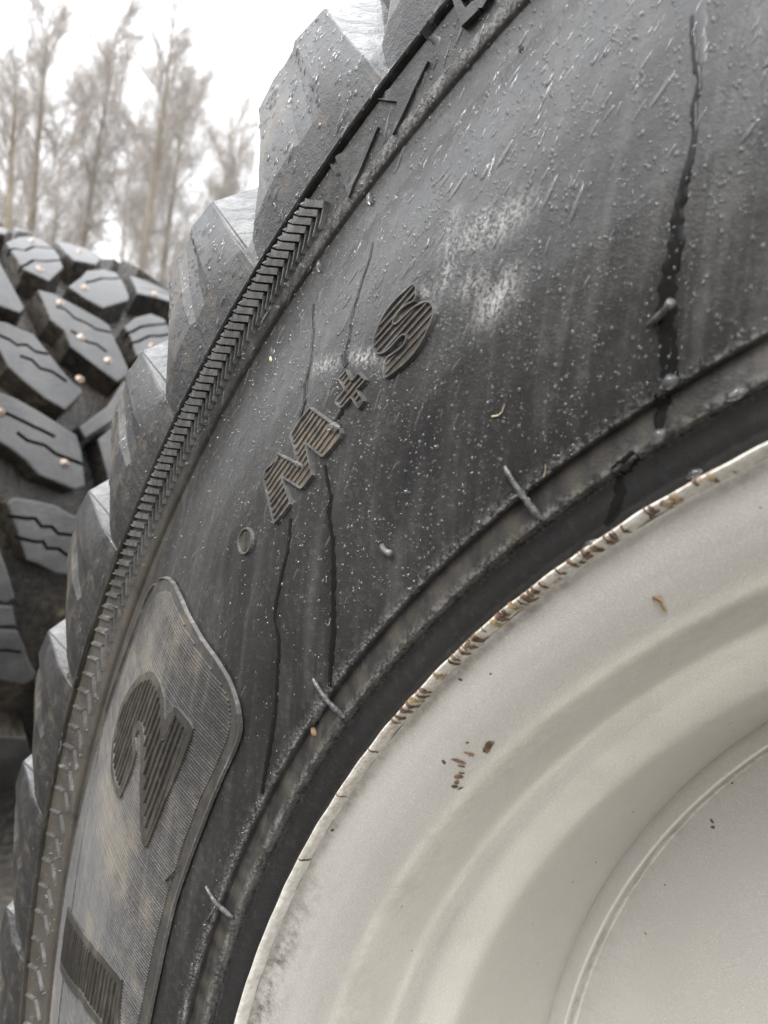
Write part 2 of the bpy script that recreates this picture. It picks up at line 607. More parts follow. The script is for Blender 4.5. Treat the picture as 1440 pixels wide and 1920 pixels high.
def revolve(prof, step=.0022, phis=FINE):
    pr = []
    for a, b in zip(prof[:-1], prof[1:]):
        n = max(1, int(math.ceil(np.hypot(*(np.subtract(b, a))) / step)))
        for i in range(n):
            pr.append(np.add(a, np.subtract(b, a) * i / n))
    pr.append(prof[-1]); pr = np.array(pr)
    ph = np.radians(phis)
    n, m = len(ph), len(pr)
    r = pr[None, :, 0]; z = pr[None, :, 1]
    X = np.stack([-r * np.sin(ph)[:, None], -np.broadcast_to(z, (n, m)), r * np.cos(ph)[:, None] + RC], -1).reshape(-1, 3)
    idx = np.arange(n * m).reshape(n, m); nx = np.roll(idx, -1, 0)
    F = np.stack([idx[:, :-1], idx[:, 1:], nx[:, 1:], nx[:, :-1]], -1).reshape(-1, 4)
    R2 = np.broadcast_to(r, (n, m)).ravel(); A2 = np.broadcast_to(ph[:, None], (n, m)).ravel()
    return X, F, R2, A2


WHEEL = empty('lugged_wheel', (0, .2, 0))
setp(WHEEL, 'large wheel in front: wet black lugged tyre marked M+S on a silver rim', 'wheel')

back = [(.520, -.03), (.527, -.08), (.531, -.2), (.527, -.32), (.514, -.386), (.499, -.4024), (.43, -.41), (.36, -.409), (.33, -.4), (.318, -.38)]
X, F, R2, A2 = revolve([tuple(p) for p in TP])
Xb, Fb, Rb, Ab = revolve([(.514, -.014)] + back, .05)
nX = len(X)
for X_, R_, A_ in ((X, R2, A2), (Xb, Rb, Ab)):       # X was written from (r, angle): push it out by the sag
    d_ = bulge(R_, A_)
    X_[:, 0] -= d_ * np.sin(A_); X_[:, 2] += d_ * np.cos(A_)
me = mesh_np('tyre', np.vstack([X, Xb]), np.vstack([F, Fb + nX]))
RR = np.r_[R2, Rb]; AA = np.r_[A2, Ab]
UX = RR * np.cos(AA); UY = RR * np.sin(AA)


def gauss(pts, rad, ax=None):
    """soft blobs: pixel centres, radius in mm; ax = (pixel a, pixel b) stretches"""
    out = np.zeros(len(RR))
    for (x, y), w in zip(pts, rad):
        cx, cy = hit(x, y)
        out = np.maximum(out, np.exp(-((UX - cx) ** 2 + (UY - cy) ** 2) / (w * .001) ** 2))
    return out


def streakmask(segs):
    out = np.zeros(len(RR))
    for (xa, ya, xb, yb, w) in segs:
        a = np.array(hit(xa, ya)); b = np.array(hit(xb, yb))
        ab = b - a; L = ab @ ab
        t = np.clip(((UX - a[0]) * ab[0] + (UY - a[1]) * ab[1]) / L, 0, 1)
        d2 = (UX - a[0] - t * ab[0]) ** 2 + (UY - a[1] - t * ab[1]) ** 2
        out = np.maximum(out, np.exp(-d2 / (w * .001) ** 2) * (.35 + .65 * np.sin(np.pi * np.clip(t * .8 + .1, 0, 1))))
    return out


phid = np.degrees(np.arctan2(UY, UX))
dust_and_edges = np.maximum(.5 * streakmask([(835, 530, 850, 400, 3), (850, 470, 935, 395, 4.5), (900, 450, 985, 380, 5), (870, 545, 900, 520, 4), (820, 545, 845, 500, 3)]),
                  .7 * streakmask([(590, 692, 650, 672, 2.5), (650, 672, 715, 668, 2.5), (905, 590, 960, 520, 4), (770, 560, 800, 545, 2)]))
dust_and_edges = np.maximum(dust_and_edges, .28 * ((RR > .4685) & (RR < .4730)) * np.clip((52 - phid) / 10, 0, 1) * (phid > 10))
dust_and_edges = np.maximum(dust_and_edges, .5 * np.exp(-((RR - .3476) / .0012) ** 2) * (RR > .3476))  # paler line just outside the outer bead step
dust_and_edges = np.maximum(dust_and_edges, .35 * np.exp(-((RR - .3405) / .0010) ** 2))  # paler line along the inner bead step
mud = .42 * np.clip((phid - 56) / 12, 0, 1) * (RR > .464) * (phid < 120)
mud = np.maximum(mud, .22 * np.clip((phid - 60) / 20, 0, 1) * (RR > .40) * (phid < 120))
mud = np.maximum(mud, .35 * ((RR > .3400) & (RR < .3475)) * np.abs(np.sin(phid * .8) * np.sin(phid * 1.9 + 1)))
wet = streakmask([(440, 990, 420, 1100, 4), (415, 1000, 400, 1090, 4), (620, 880, 625, 1250, 3), (470, 1020, 450, 1120, 5), (790, 800, 740, 960, 5), (820, 760, 790, 870, 4),
                  (545, 975, 500, 1480, 3), (1262, 450, 1240, 800, 3.5), (650, 600, 640, 760, 4)])
wet = np.maximum(wet, .75 * ((RR < .3398) & (RR > .33)))  # shade of the recessed bead channel, painted through the wet mask
fattr(me, 'dust_and_edges', dust_and_edges); fattr(me, 'mud', mud); fattr(me, 'wet', wet)
sharp_by_angle(me, 40)
TYRE = link('tyre', me, WHEEL, [M_TYRE])

# ---------------------------------------------------------------- shoulder lugs
PITCH = 8.65
NLUG = 41
STEP = 360 / NLUG


def lug_mesh():
    g = [  # rows of (dphi, r, z) from the groove outwards
        [(p_, .4887, -.0003) for p_ in (-.4, 1.0, 2.1, 3.1, 4.05, 4.35, 6.2, 8.0, 8.45)],
        [(-.1, .505, -.0028), (1.05, .507, -.0014), (2.15, .507, -.0008), (3.1, .507, -.0018), (4.02, .507, -.0019), (4.35, .508, -.0010), (6.3, .507, -.0010), (7.7, .505, -.0018), (8.35, .503, -.0034)],
        [(.35, .522, -.0075), (1.25, .523, -.0050), (2.3, .524, -.0040), (3.1, .524, -.0066), (4.0, .524, -.0068), (4.4, .525, -.0050), (6.35, .524, -.0055), (7.4, .520, -.0085), (8.05, .513, -.0125)],
        [(.8, .545, -.0145), (1.6, .546, -.0125), (2.6, .547, -.0118), (3.15, .547, -.0148), (4.0, .547, -.0150), (4.5, .548, -.0135), (6.3, .547, -.0150), (7.0, .541, -.0185), (7.75, .526, -.0225)],
        [(1.2, .566, -.0205), (1.95, .568, -.0205), (2.95, .572, -.0210), (3.35, .573, -.0232), (4.0, .574, -.0240), (4.7, .5755, -.0240), (6.15, .577, -.0260), (6.75, .560, -.0290), (7.5, .535, -.0320)],
    ]
    nz = [-.05, -.09, -.14, -.195]
    last = g[-1]
    for z in nz:
        sh = 50 * (z + .022) * (1 if z > -.1 else .75)
        row = []
        for k, (p, r, zz) in enumerate(last):
            rr = (.578, .579, .580, .580, .580, .580, .580, .562, .535)[k]
            row.append((p + sh, rr, z))
        g.append(row)
    rows, cols = len(g), len(g[0])
    V, F, MI = [], [], []
    for row in g:
        for (p, r, z) in row:
            a = RAD(p)
            V.append((-r * math.sin(a), -z, r * math.cos(a)))
    for i in range(rows - 1):
        for j in range(cols - 1):
            F.append((i * cols + j, i * cols + j + 1, (i + 1) * cols + j + 1, (i + 1) * cols + j)); MI.append(0)
    # flanks: the upper one looks at the sky and holds rain water; the lower one is dry
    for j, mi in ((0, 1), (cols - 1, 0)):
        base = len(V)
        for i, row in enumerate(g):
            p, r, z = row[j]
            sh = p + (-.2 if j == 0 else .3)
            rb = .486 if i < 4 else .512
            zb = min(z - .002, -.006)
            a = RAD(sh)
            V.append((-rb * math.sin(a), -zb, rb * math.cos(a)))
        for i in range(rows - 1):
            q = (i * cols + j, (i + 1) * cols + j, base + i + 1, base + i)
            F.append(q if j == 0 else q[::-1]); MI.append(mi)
    # the next block of the tread, standing up out of the wet flank further back
    b0 = len(V)
    for z in (-.046, -.085):
        for p, r in ((-1.9 - 28 * (-z - .046), .540), (-1.9 - 28 * (-z - .046), .578), (.9 - 40 * (-z - .046), .579), (.6 - 40 * (-z - .046), .535)):
            a = RAD(p); V.append((-r * math.sin(a), -z, r * math.cos(a)))
    for q in ((0, 1, 2, 3), (0, 4, 5, 1), (1, 5, 6, 2), (2, 6, 7, 3), (3, 7, 4, 0), (4, 7, 6, 5)):
        F.append(tuple(b0 + k for k in q)); MI.append(0)
    me = bpy.data.meshes.new('tread_lug')
    me.from_pydata(V, [], F)
    me.polygons.foreach_set('material_index', np.array(MI, np.int32))
    bm = bmesh.new(); bm.from_mesh(me)
    bmesh.ops.recalc_face_normals(bm, faces=bm.faces)
    ed = [e for e in bm.edges if len(e.link_faces) == 2 and e.calc_face_angle(0) > RAD(38)]
    bmesh.ops.bevel(bm, geom=ed, offset=.0007, segments=1, profile=.6, affect='EDGES')
    bm.to_mesh(me); bm.free()
    me.polygons.foreach_set('use_smooth', np.ones(len(me.polygons), bool))
    sharp_by_angle(me, 11)
    return me


LUG = lug_mesh()
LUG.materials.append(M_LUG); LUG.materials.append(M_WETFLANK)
tyre_off = Vector(WHEEL.location) + Vector(TYRE.location)
PHI0 = [41.26, 50.3, 58.47, 66.9, 75.8, 84.1, 93.2]
angs = list(PHI0)
rest = np.linspace(93.2, 41.26 + 360, NLUG - 6)[1:-1]
angs += list(rest)
for a in angs:
    o = bpy.data.objects.new('tread_lug', LUG)
    COL.objects.link(o); o.parent = TYRE
    sag = float(bulge(.49, RAD(a + 4.3)))
    o.location = Vector((-sag * math.sin(RAD(a + 4.3)), 0, RC + sag * math.cos(RAD(a + 4.3)))) - tyre_off
    o.rotation_euler = (0, -RAD(a), 0)
    # the far shoulder's lug, the same block turned round
    o2 = bpy.data.objects.new('tread_lug', LUG)
    COL.objects.link(o2); o2.parent = TYRE
    o2.location = Vector((0, .40, RC)) - tyre_off
    o2.rotation_euler = (math.pi, -RAD(-a - 4.4) + math.pi, 0)


# ---------------------------------------------------------------- relief on the side
def ridge(V, F, pts, w, h, mi=None, MI=None, sharp=1.0, closed=False, h0=-.0004, width=None, top=.35):
    """a raised strip along 2D wheel-plane points; trapezium section"""
    P = np.asarray(pts, float)
    n = len(P)
    if closed:
        T = np.roll(P, -1, 0) - np.roll(P, 1, 0)
    else:
        T = np.gradient(P, axis=0)
    T /= np.linalg.norm(T, axis=1)[:, None] + 1e-12
    N = np.c_[-T[:, 1], T[:, 0]]
    ww = np.full(n, w) if width is None else np.asarray(width)
    rows = []
    for off, hh in ((-.5, h0), (-.5 * top, h), (.5 * top, h), (.5, h0)):
        Q = P + N * (ww * off)[:, None]
        rows.append(P3(Q[:, 0], Q[:, 1], hh))
    base = len(V)
    for i in range(n):
        for k in range(4):
            V.append(rows[k][i])
    m = n if closed else n - 1
    for i in range(m):
        j = (i + 1) % n
        for k in range(3):
            F.append((base + i * 4 + k, base + i * 4 + k + 1, base + j * 4 + k + 1, base + j * 4 + k))
            if MI is not None: MI.append(mi)
    if not closed:
        for i, o in ((0, 1), (n - 1, -1)):
            q = tuple(base + i * 4 + k for k in range(4))
            F.append(q[::o]); 
            if MI is not None: MI.append(mi)


def resample(P, step, closed=False):
    P = np.asarray(P, float)
    if closed: P = np.vstack([P, P[:1]])
    d = np.r_[0, np.cumsum(np.linalg.norm(np.diff(P, axis=0), axis=1))]
    n = max(2, int(d[-1] / step) + 1)
    t = np.linspace(0, d[-1], n)
    Q = np.c_[np.interp(t, d, P[:, 0]), np.interp(t, d, P[:, 1])]
    return Q[:-1] if closed else Q


def smooth_poly(P, it=1, closed=True):
    P = np.asarray(P, float)
    for _ in range(it):
        Q = []
        n = len(P)
        for i in range(n if closed else n - 1):
            a, b = P[i], P[(i + 1) % n]
            Q += [.75 * a + .25 * b, .25 * a + .75 * b]
        P = np.array(Q)
    return P


def plate(V, F, MI, poly, h, mi, cell=.004, skirt=-.0008):
    """a flat raised plate that follows the tyre's side"""
    bm = bmesh.new()
    vs_ = [bm.verts.new((p[0], p[1], 0)) for p in poly]
    f = bm.faces.new(vs_)
    bmesh.ops.triangulate(bm, faces=[f])
    P = np.asarray(poly)
    for ax in (0, 1):
        lo, hi = P[:, ax].min(), P[:, ax].max()
        c = lo + cell
        while c < hi:
            no = (1, 0, 0) if ax == 0 else (0, 1, 0)
            bmesh.ops.bisect_plane(bm, geom=bm.verts[:] + bm.edges[:] + bm.faces[:], plane_co=(c, c, 0), plane_no=no, dist=1e-6)
            c += cell
    bm.verts.index_update()
    co = np.array([v.co[:2] for v in bm.verts])
    base = len(V)
    top = P3(co[:, 0], co[:, 1], h); bot = P3(co[:, 0], co[:, 1], skirt)
    V.extend(top); V.extend(bot); n = len(co)
    for f in bm.faces:
        F.append([base + v.index for v in f.verts]); MI.append(mi)
    for e in bm.edges:
        if len(e.link_faces) == 1:
            a, b = e.verts[0].index, e.verts[1].index
            F.append([base + a, base + b, base + n + b, base + n + a]); MI.append(mi)
    bm.free()


def clip_line(poly, p, d):
    """intervals of the line p + t d inside the polygon"""
    P = np.asarray(poly); Q = np.roll(P, -1, 0)
    nn = np.array([-d[1], d[0]])
    a = (P - p) @ nn; b = (Q - p) @ nn
    ts = []
    for i in range(len(P)):
        if (a[i] > 0) != (b[i] > 0):
            s = a[i] / (a[i] - b[i])
            ts.append(float((P[i] + s * (Q[i] - P[i]) - p) @ d))
    ts.sort()
    return list(zip(ts[::2], ts[1::2]))


def finish(name, V, F, MI, mats, parent=TYRE, smooth=False):
    me = mesh(name, V, F, smooth, MI)
    bm = bmesh.new(); bm.from_mesh(me)
    bmesh.ops.recalc_face_normals(bm, faces=bm.faces)
    bm.to_mesh(me); bm.free()
    return link(name, me, parent, mats)


# graded chevron ribs in the outer band
def pitch_at(p):
    return float(np.interp(p, [46, 60, 62, 65, 70, 74, 77.5, 83, 90, 97], [.43, .43, .5, .57, .78, 1.05, 1.28, 1.53, 1.7, 1.75]))


def pol(r, p):
    return (r * math.cos(RAD(p)), r * math.sin(RAD(p)))


HK = np.array([(46.3, -.82, -.05, .4778, .4730), (52, -.8, -.05, .4778, .4730), (61.5, -.72, .1, .4780, .4730), (71.3, -.5, .45, .4785, .4738), (84.6, -.35, .5, .4785, .4738), (93, -.3, .6, .4785, .4738)])
phi = 46.45
k = 0
while phi < 104:
    pt = pitch_at(phi)
    s = np.clip((phi - 60) / 14, 0, 1)
    ca, le, rc_, rl = (float(np.interp(phi, HK[:, 0], HK[:, q])) for q in (1, 2, 3, 4))
    bar = [(.4872, phi), (.4872 + (rc_ - .4872) * .5, phi + ca * .5), (rc_, phi + ca)]
    leg = [(rc_, phi + ca), ((rc_ + rl) / 2, phi + (ca + le) / 2), (rl, phi + le)]
    j = random.uniform(-.03, .03) * pt
    V, F, MI = [], [], []
    wb = max(.00125, .0035 * (1 - s) * .45 + .0012 * s)
    hb = .0021 - .0005 * s
    # bar: steep lip facing down, long face rising towards it
    P = resample([pol(r, p + j) for r, p in bar], .002)
    if s < .9:
        wlong = pt / 57.3 * .482 * .88 * (1 - s) + .0016 * s
    else:
        wlong = .0017
    ridge(V, F, P, wlong, hb * random.uniform(.9, 1.1), 0, MI, top=.7 - .26 * s)
    P = resample([pol(r, p + j) for r, p in leg], .002)
    ridge(V, F, P, .0013 + .0005 * s, hb * .8, 0, MI, top=.4)
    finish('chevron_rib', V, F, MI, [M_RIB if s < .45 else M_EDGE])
    phi += pt
    k += 1

# raised letters  M + S
LM = zoom([(425, 985), (600, 1110), (660, 1155), (650, 1200), (520, 1352), (390, 1245), (415, 1370), (440, 1485), (360, 1588), (210, 1497), (245, 1600), (280, 1692),
           (155, 1848), (112, 1680), (75, 1520), (90, 1455), (185, 1368), (175, 1325), (298, 1388), (322, 1360), (300, 1270), (280, 1195), (350, 1080)], 480, 520, 4)
LP = zoom([(700, 705), (738, 790), (790, 725), (840, 775), (772, 850), (830, 925), (788, 988), (735, 900), (660, 990), (612, 940), (690, 850), (640, 768)], 480, 520, 4)
LS = zoom([(1222, 45), (1140, 105), (1050, 195), (985, 280), (945, 355), (905, 460), (895, 535), (915, 570), (945, 582), (990, 570), (1060, 500), (1110, 440), (1145, 432),
           (1158, 465), (1120, 530), (1050, 580), (1005, 605), (985, 640), (970, 775), (1060, 712), (1180, 610), (1270, 480), (1335, 340), (1358, 262), (1342, 205), (1290, 185),
           (1200, 235), (1110, 325), (1060, 368), (1040, 345), (1085, 265), (1160, 205), (1222, 185)], 480, 520, 4)
for pix, lab, sm in ((LM, 'raised letter M with ribbed muddy face', 0), (LP, 'raised plus sign caked with mud', 0), (LS, 'raised letter S with ribbed face', 1)):
    P = np.array(hits(pix))
    if sm: P = smooth_poly(P, 1)
    V, F, MI = [], [], []
    plate(V, F, MI, P, .0003, 0)
    ridge(V, F, resample(P, .0014, True), .0012, .0013, 1, MI, closed=True)
    c = P.mean(0); e = c / np.linalg.norm(c); tdir = np.array([-e[1], e[0]])
    vmin, vmax = (P @ e).min(), (P @ e).max()
    v = vmin + .001
    while v < vmax:
        for (t0, t1) in clip_line(P, e * v, tdir):
            if t1 - t0 > .002:
                tt = np.linspace(t0 + .0004, t1 - .0004, max(3, int((t1 - t0) / .003) + 2))
                q = e * v + tdir * tt[:, None] + e * np.cumsum(RNG.normal(0, .00004, len(tt)))[:, None]
                ridge(V, F, q, .0010, .0010 * random.uniform(.75, 1.1), 1, MI, top=.4)
        v += .00205
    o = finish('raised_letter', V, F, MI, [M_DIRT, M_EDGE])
    o['label'] = lab

# hatched panel with raised numerals
PO = [(300, 1090), (320, 1082), (338, 1103), (385, 1200), (426, 1254), (450, 1310), (458, 1357), (450, 1392), (410, 1476), (350, 1633), (323, 1720), (282, 1915), (270, 1985), (255, 2060),
      (60, 2060), (72, 1990), (92, 1892), (106, 1771), (132, 1611), (168, 1451), (216, 1294), (258, 1180), (282, 1115)]
PIN = [(305, 1112), (322, 1108), (338, 1135), (366, 1200), (405, 1258), (434, 1303), (440, 1350), (428, 1397), (366, 1525), (304, 1720), (262, 1920), (240, 2040),
       (66, 2040), (80, 1985), (97, 1892), (112, 1771), (138, 1611), (174, 1451), (222, 1294), (272, 1165), (292, 1125)]


def shrink_to(P, rmax):
    P = np.array(P); r = np.hypot(P[:, 0], P[:, 1])
    return P * np.minimum(1, rmax / r)[:, None]


PO2 = shrink_to(hits(PO), .4652); PI2 = shrink_to(hits(PIN), .4640)
PO2 = smooth_poly(PO2, 1); PI2 = smooth_poly(PI2, 1)
V, F, MI = [], [], []
plate(V, F, MI, PO2, .0011, 0, .005, -.001)
ridge(V, F, resample(PO2[np.hypot(PO2[:, 0], PO2[:, 1]) < .4635], .003), .0014, .0020, 2, MI, h0=.0008)
NUM2 = zoom([(740, 245), (770, 262), (795, 300), (825, 400), (831, 560), (826, 690), (868, 565), (915, 480), (1020, 605), (930, 850), (830, 1075), (765, 1240), (700, 1407),
             (688, 1230), (684, 1050), (690, 800), (692, 690), (680, 605), (655, 588), (630, 660), (634, 770), (600, 890), (565, 975), (530, 1062), (495, 990), (478, 890), (488, 700),
             (540, 480), (605, 355), (675, 272)], 90, 1200, 3.692)
NUM1 = [(136, 1707), (152, 1735), (172, 1763), (202, 1797), (233, 1833), (228, 1880), (226, 1930), (222, 1985), (212, 1990), (200, 1920), (160, 1862), (122, 1806), (128, 1760)]
N2, N1 = np.array(hits(NUM2)), np.array(hits(NUM1))


def inside(P, q):
    x, y = q; P = np.asarray(P); Q = np.roll(P, -1, 0)
    c = ((P[:, 1] > y) != (Q[:, 1] > y)) & (x < (Q[:, 0] - P[:, 0]) * (y - P[:, 1]) / (Q[:, 1] - P[:, 1] + 1e-15) + P[:, 0])
    return c.sum() % 2 == 1


er = np.array([math.cos(RAD(74.5)), math.sin(RAD(74.5))]); et = np.array([-er[1], er[0]])
PV, PF, PM = [], [], []
w = (PI2 @ et).min()
while w < (PI2 @ et).max():
    for (t0, t1) in clip_line(PI2, et * w, er):
        cuts = [(t0, t1)]
        for N in (N2, N1):
            for (a, b) in clip_line(N, et * w, er):
                nc = []
                for (c0, c1) in cuts:
                    if b <= c0 or a >= c1: nc.append((c0, c1)); continue
                    if a > c0: nc.append((c0, a))
                    if b < c1: nc.append((b, c1))
                cuts = nc
        for (c0, c1) in cuts:
            if c1 - c0 < .0015: continue
            tt = np.linspace(c0, c1, max(2, int((c1 - c0) / .006) + 2))
            hh = .0011 + .0006 * random.uniform(.7, 1.1)
            ridge(PV, PF, et * w + er * tt[:, None], .0009, hh, 0, PM, h0=.0009, top=.3)
    w += .00125
nb = len(V)
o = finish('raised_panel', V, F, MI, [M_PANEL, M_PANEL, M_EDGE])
o['label'] = 'raised brown hatched panel around the numerals'
o = finish('hatch_ridge', PV, PF, PM, [M_PANEL])
o['kind'] = 'stuff'
for N, lab in ((N2, 'raised numeral 2 with ribbed face on hatched panel'), (N1, 'raised slanted numeral bar on hatched panel')):
    V, F, MI = [], [], []
    plate(V, F, MI, N, .0016, 0)
    ridge(V, F, resample(N, .0018, True), .0042, .0022, 0, MI, closed=True, h0=.0012, top=.75)
    c = N.mean(0); e = c / np.linalg.norm(c); td = np.array([-e[1], e[0]])
    v = (N @ e).min() + .0015
    while v < (N @ e).max():
        for (t0, t1) in clip_line(N, e * v, td):
            if t1 - t0 > .006:
                tt = np.linspace(t0 + .0025, t1 - .0025, max(3, int((t1 - t0) / .005) + 2))
                q = e * v + td * tt[:, None] + e * np.cumsum(RNG.normal(0, .00006, len(tt)))[:, None]
                ridge(V, F, q, .0013, .0024, 0, MI, h0=.0014)
        v += .0030
    o = finish('raised_numeral', V, F, MI, [M_NUM]); o['label'] = lab

# flat angular marks in the smooth part of the band
MK1 = zoom([(665, 468), (600, 500), (430, 640), (270, 752), (436, 770), (425, 860), (400, 1020), (475, 870), (570, 660)], 640, 0, 4)
MK2 = zoom([(990, 575), (900, 650), (800, 712), (775, 742), (858, 757), (835, 795), (845, 855), (858, 892), (920, 745)], 300, 0, 2.4)
MK3 = zoom([(230, 60), (320, 335), (510, 150), (455, 45), (365, 130), (310, 30), (420, -60), (330, -90)], 820, 0, 6)
MK4 = zoom([(455, 40), (480, 125), (545, 120), (600, 28), (650, -10), (560, -60), (500, -10)], 820, 0, 6)
for mk, h in ((MK1, .0011), (MK2, .0011), (MK3, .0022), (MK4, .0018)):
    P = np.array(hits(mk))
    V, F, MI = [], [], []
    plate(V, F, MI, P, h, 0, .004)
    finish('raised_mark', V, F, MI, [M_MARK])

# moulding bars across the bead lines, nubs and a round plug
for a, b, side in (((947, 874), (1015, 972), ((985, 922), (955, 936))), ((588, 1272), (646, 1344), ((609, 1318), (588, 1357))), ((387, 1661), (438, 1719), ((405, 1697), (389, 1726)))):
    A, B = P3(*hit(*a), .0003), P3(*hit(*b), .0004)
    V, F, MI = [], [], []
    tt = np.linspace(0, 1, 9)
    Q = A + (B - A) * tt[:, None]
    Q[:, 1] -= .0012 * np.sin(np.pi * tt)
    tube(V, F, Q, [.0005, .0008, .0007, .0008, .0009, .0008, .0010, .0010, .0006], 8)
    MI += [0] * len(F)
    C, D = np.array(hit(*side[0])), np.array(hit(*side[1]))
    ridge(V, F, C + (D - C) * np.linspace(0, 1, 5)[:, None], .0008, .0009, 0, MI, top=.5)
    finish('moulding_bar', V, F, MI, [M_NUB], smooth=True)


def blob_tube(pts, hs_, rr, mat, name, parent=TYRE):
    V, F = [], []
    Q = np.array([P3(*np.array(hit(*p)), h) for p, h in zip(pts, hs_)])
    tube(V, F, Q, rr, 8)
    n = len(V); V.append(Q[-1]); V.append(Q[0])
    F += [(n - 8 + k, n - 8 + (k + 1) % 8, n) for k in range(8)] + [((k + 1) % 8, k, n + 1) for k in range(8)]
    return link(name, mesh(name, V, F), parent, [mat])


blob_tube([(994, 932), (998, 938), (1002, 945)], [.0022, .0023, .0022], [.0006, .0007, .0006], M_STRAW, 'yellow_mark')
blob_tube([(1216, 612), (1240, 594), (1262, 579), (1272, 571)], [.0008, .0016, .003, .0042], [.0006, .0008, .0009, .0011], M_NUB, 'rubber_sprue')
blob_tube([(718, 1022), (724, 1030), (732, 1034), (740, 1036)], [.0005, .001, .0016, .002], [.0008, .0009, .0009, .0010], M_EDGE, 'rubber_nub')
cx, cy = hit(463, 1015)
V, F, MI = [], [], []
circ = np.array([(cx + .0042 * math.cos(a), cy + .0042 * math.sin(a)) for a in np.linspace(0, 2 * math.pi, 20, endpoint=False)])
plate(V, F, MI, circ, .0004, 0, .003)
ridge(V, F, circ, .0012, .0011, 1, MI, closed=True)
ridge(V, F, np.array([(cx - .003, cy - .001), (cx, cy), (cx + .003, cy + .001)]), .0012, .001, 0, MI)
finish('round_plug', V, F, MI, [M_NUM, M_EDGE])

# ---------------------------------------------------------------- the rim
RP = np.array([(.3300, -.012), (.33005, -.0012), (.3298, -.0002), (.3292, .0001), (.3284, -.0006), (.3279, -.0030), (.3279, -.0046)])
RP2 = [(.3279, -.0046), (.3268, -.0060), (.3240, -.0070), (.3190, -.0088), (.3135, -.0118), (.3090, -.0155), (.3062, -.0185), (.3048, -.0215), (.3040, -.026), (.3030, -.034), (.3022, -.042),
       (.3014, -.0475), (.3004, -.0505), (.2980, -.0535), (.2945, -.0575), (.2912, -.0625), (.2885, -.0672), (.2870, -.0705), (.2863, -.0745), (.2858, -.083), (.2850, -.10), (.2838, -.125), (.2822, -.1447)]
RP3 = [(.2822, -.1447), (.2814, -.1443), (.2790, -.1440), (.2760, -.1442), (.2749, -.1449), (.2744, -.1475), (.2741, -.1520), (.2733, -.1530)]
RP4 = [(.2733, -.1530), (.268, -.1540), (.24, -.1535), (.20, -.1510), (.16, -.148), (.12, -.147), (.11, -.150), (.108, -.171)]
RPROF = np.array([tuple(p) for p in RP] + RP2[1:] + RP3[1:] + RP4[1:])


def rz(r):
    o = RPROF[::-1]
    return float(np.interp(r, o[:, 0], o[:, 1]))


def rim_mesh(name, prof, step, mat, parent, attr=True):
    X, F, R_, A_ = revolve(prof, step, np.concatenate([np.arange(16, 106, .3), np.arange(106, 376, 1.5)]))
    if name == 'rim_lip':          # knocks and wobble in the worn lip
        d = .0002 * (np.sin(A_ * 61) * np.sin(A_ * 23 + 1) + np.sin(A_ * 143 + 2) * .6)
        X[:, 1] += d * .6; X[:, 2] += d * np.cos(A_); X[:, 0] -= d * np.sin(A_)
    me = mesh_np(name, X, F[:, ::-1])
    pd = np.degrees(A_)
    g = np.clip((pd - 66) / 10, 0, 1) * np.exp(-((R_ - .3245) / .0045) ** 2) * (pd < 110) * .9
    g = np.maximum(g, .5 * np.exp(-((R_ - .2745) / .0012) ** 2) * (R_ < .2745))  # shadow line inside the disc edge, put into the colour
    g = np.maximum(g, .30 * np.exp(-((R_ - .3272) / .0022) ** 2))  # darker line between lip and flange
    g = np.maximum(g, .16 * np.exp(-((R_ - .3045) / .002) ** 2))  # shade where the flange turns into the valley, put into the colour
    for r_, w_, k_ in ((.3172, .00035, .22), (.3092, .0003, .18), (.2968, .0004, .16), (.2876, .0003, .2), (.2551, .0005, .14)):
        g = np.maximum(g, k_ * np.exp(-((R_ - r_ - .0004 * np.sin(A_ * 7)) / w_) ** 2) * (.5 + .5 * np.sin(A_ * 9 + r_ * 900)))
    fattr(me, 'grime_and_shade', g)
    fattr(me, 'rust', np.clip(np.interp(pd, [24, 33, 36, 41, 44, 62, 66, 74], [.05, .3, .2, .4, .5, .5, .22, .1]), 0, 1) * (pd < 120) * (R_ > .3255))
    sharp_by_angle(me, 50)
    return link(name, me, parent, [mat])


RIM = rim_mesh('rim', [tuple(p) for p in RP2], .0025, M_RIM, WHEEL)
rim_mesh('rim_lip', [tuple(p) for p in RP], .0012, M_LIP, RIM)
rim_mesh('disc_edge', RP3, .002, M_RIM, RIM)
rim_mesh('wheel_disc', RP4, .01, M_RIM, RIM)


# chipped paint along the lip and on the flange
def rim3(r, a, lift=.0):
    # nearest profile point by radius near the lip is steep: use arc interpolation
    z = rz(r)
    return np.array([-r * math.sin(a), -(z + lift), r * math.cos(a) + RC])


def lip_point(s, a, lift):
    """s from 0 (outer edge) to 1 (inner edge) across the lip"""
    d = np.r_[0, np.cumsum(np.hypot(*np.diff(RP[1:], axis=0).T))]
    t = s * d[-1]
    r = np.interp(t, d, RP[1:, 0]); z = np.interp(t, d, RP[1:, 1])
    r2 = np.interp(min(d[-1], t + 3e-4), d, RP[1:, 0]) - np.interp(max(0, t - 3e-4), d, RP[1:, 0])
    z2 = np.interp(min(d[-1], t + 3e-4), d, RP[1:, 1]) - np.interp(max(0, t - 3e-4), d, RP[1:, 1])
    n = math.hypot(r2, z2); nr, nz = -z2 / n * -1, r2 / n * -1
    nr, nz = (z2 / n, -r2 / n)
    if nz < 0: nr, nz = -nr, -nz
    if s > .75: nr, nz = -abs(nr), nz
    rr = r + nr * lift; zz = z + nz * lift
    rr += .0002 * (math.sin(a * 61) * math.sin(a * 23 + 1) + math.sin(a * 143 + 2) * .6)
    zz -= .0002 * .6 * (math.sin(a * 61) * math.sin(a * 23 + 1) + math.sin(a * 143 + 2) * .6)
    return np.array([-rr * math.sin(a), -zz, rr * math.cos(a) + RC])


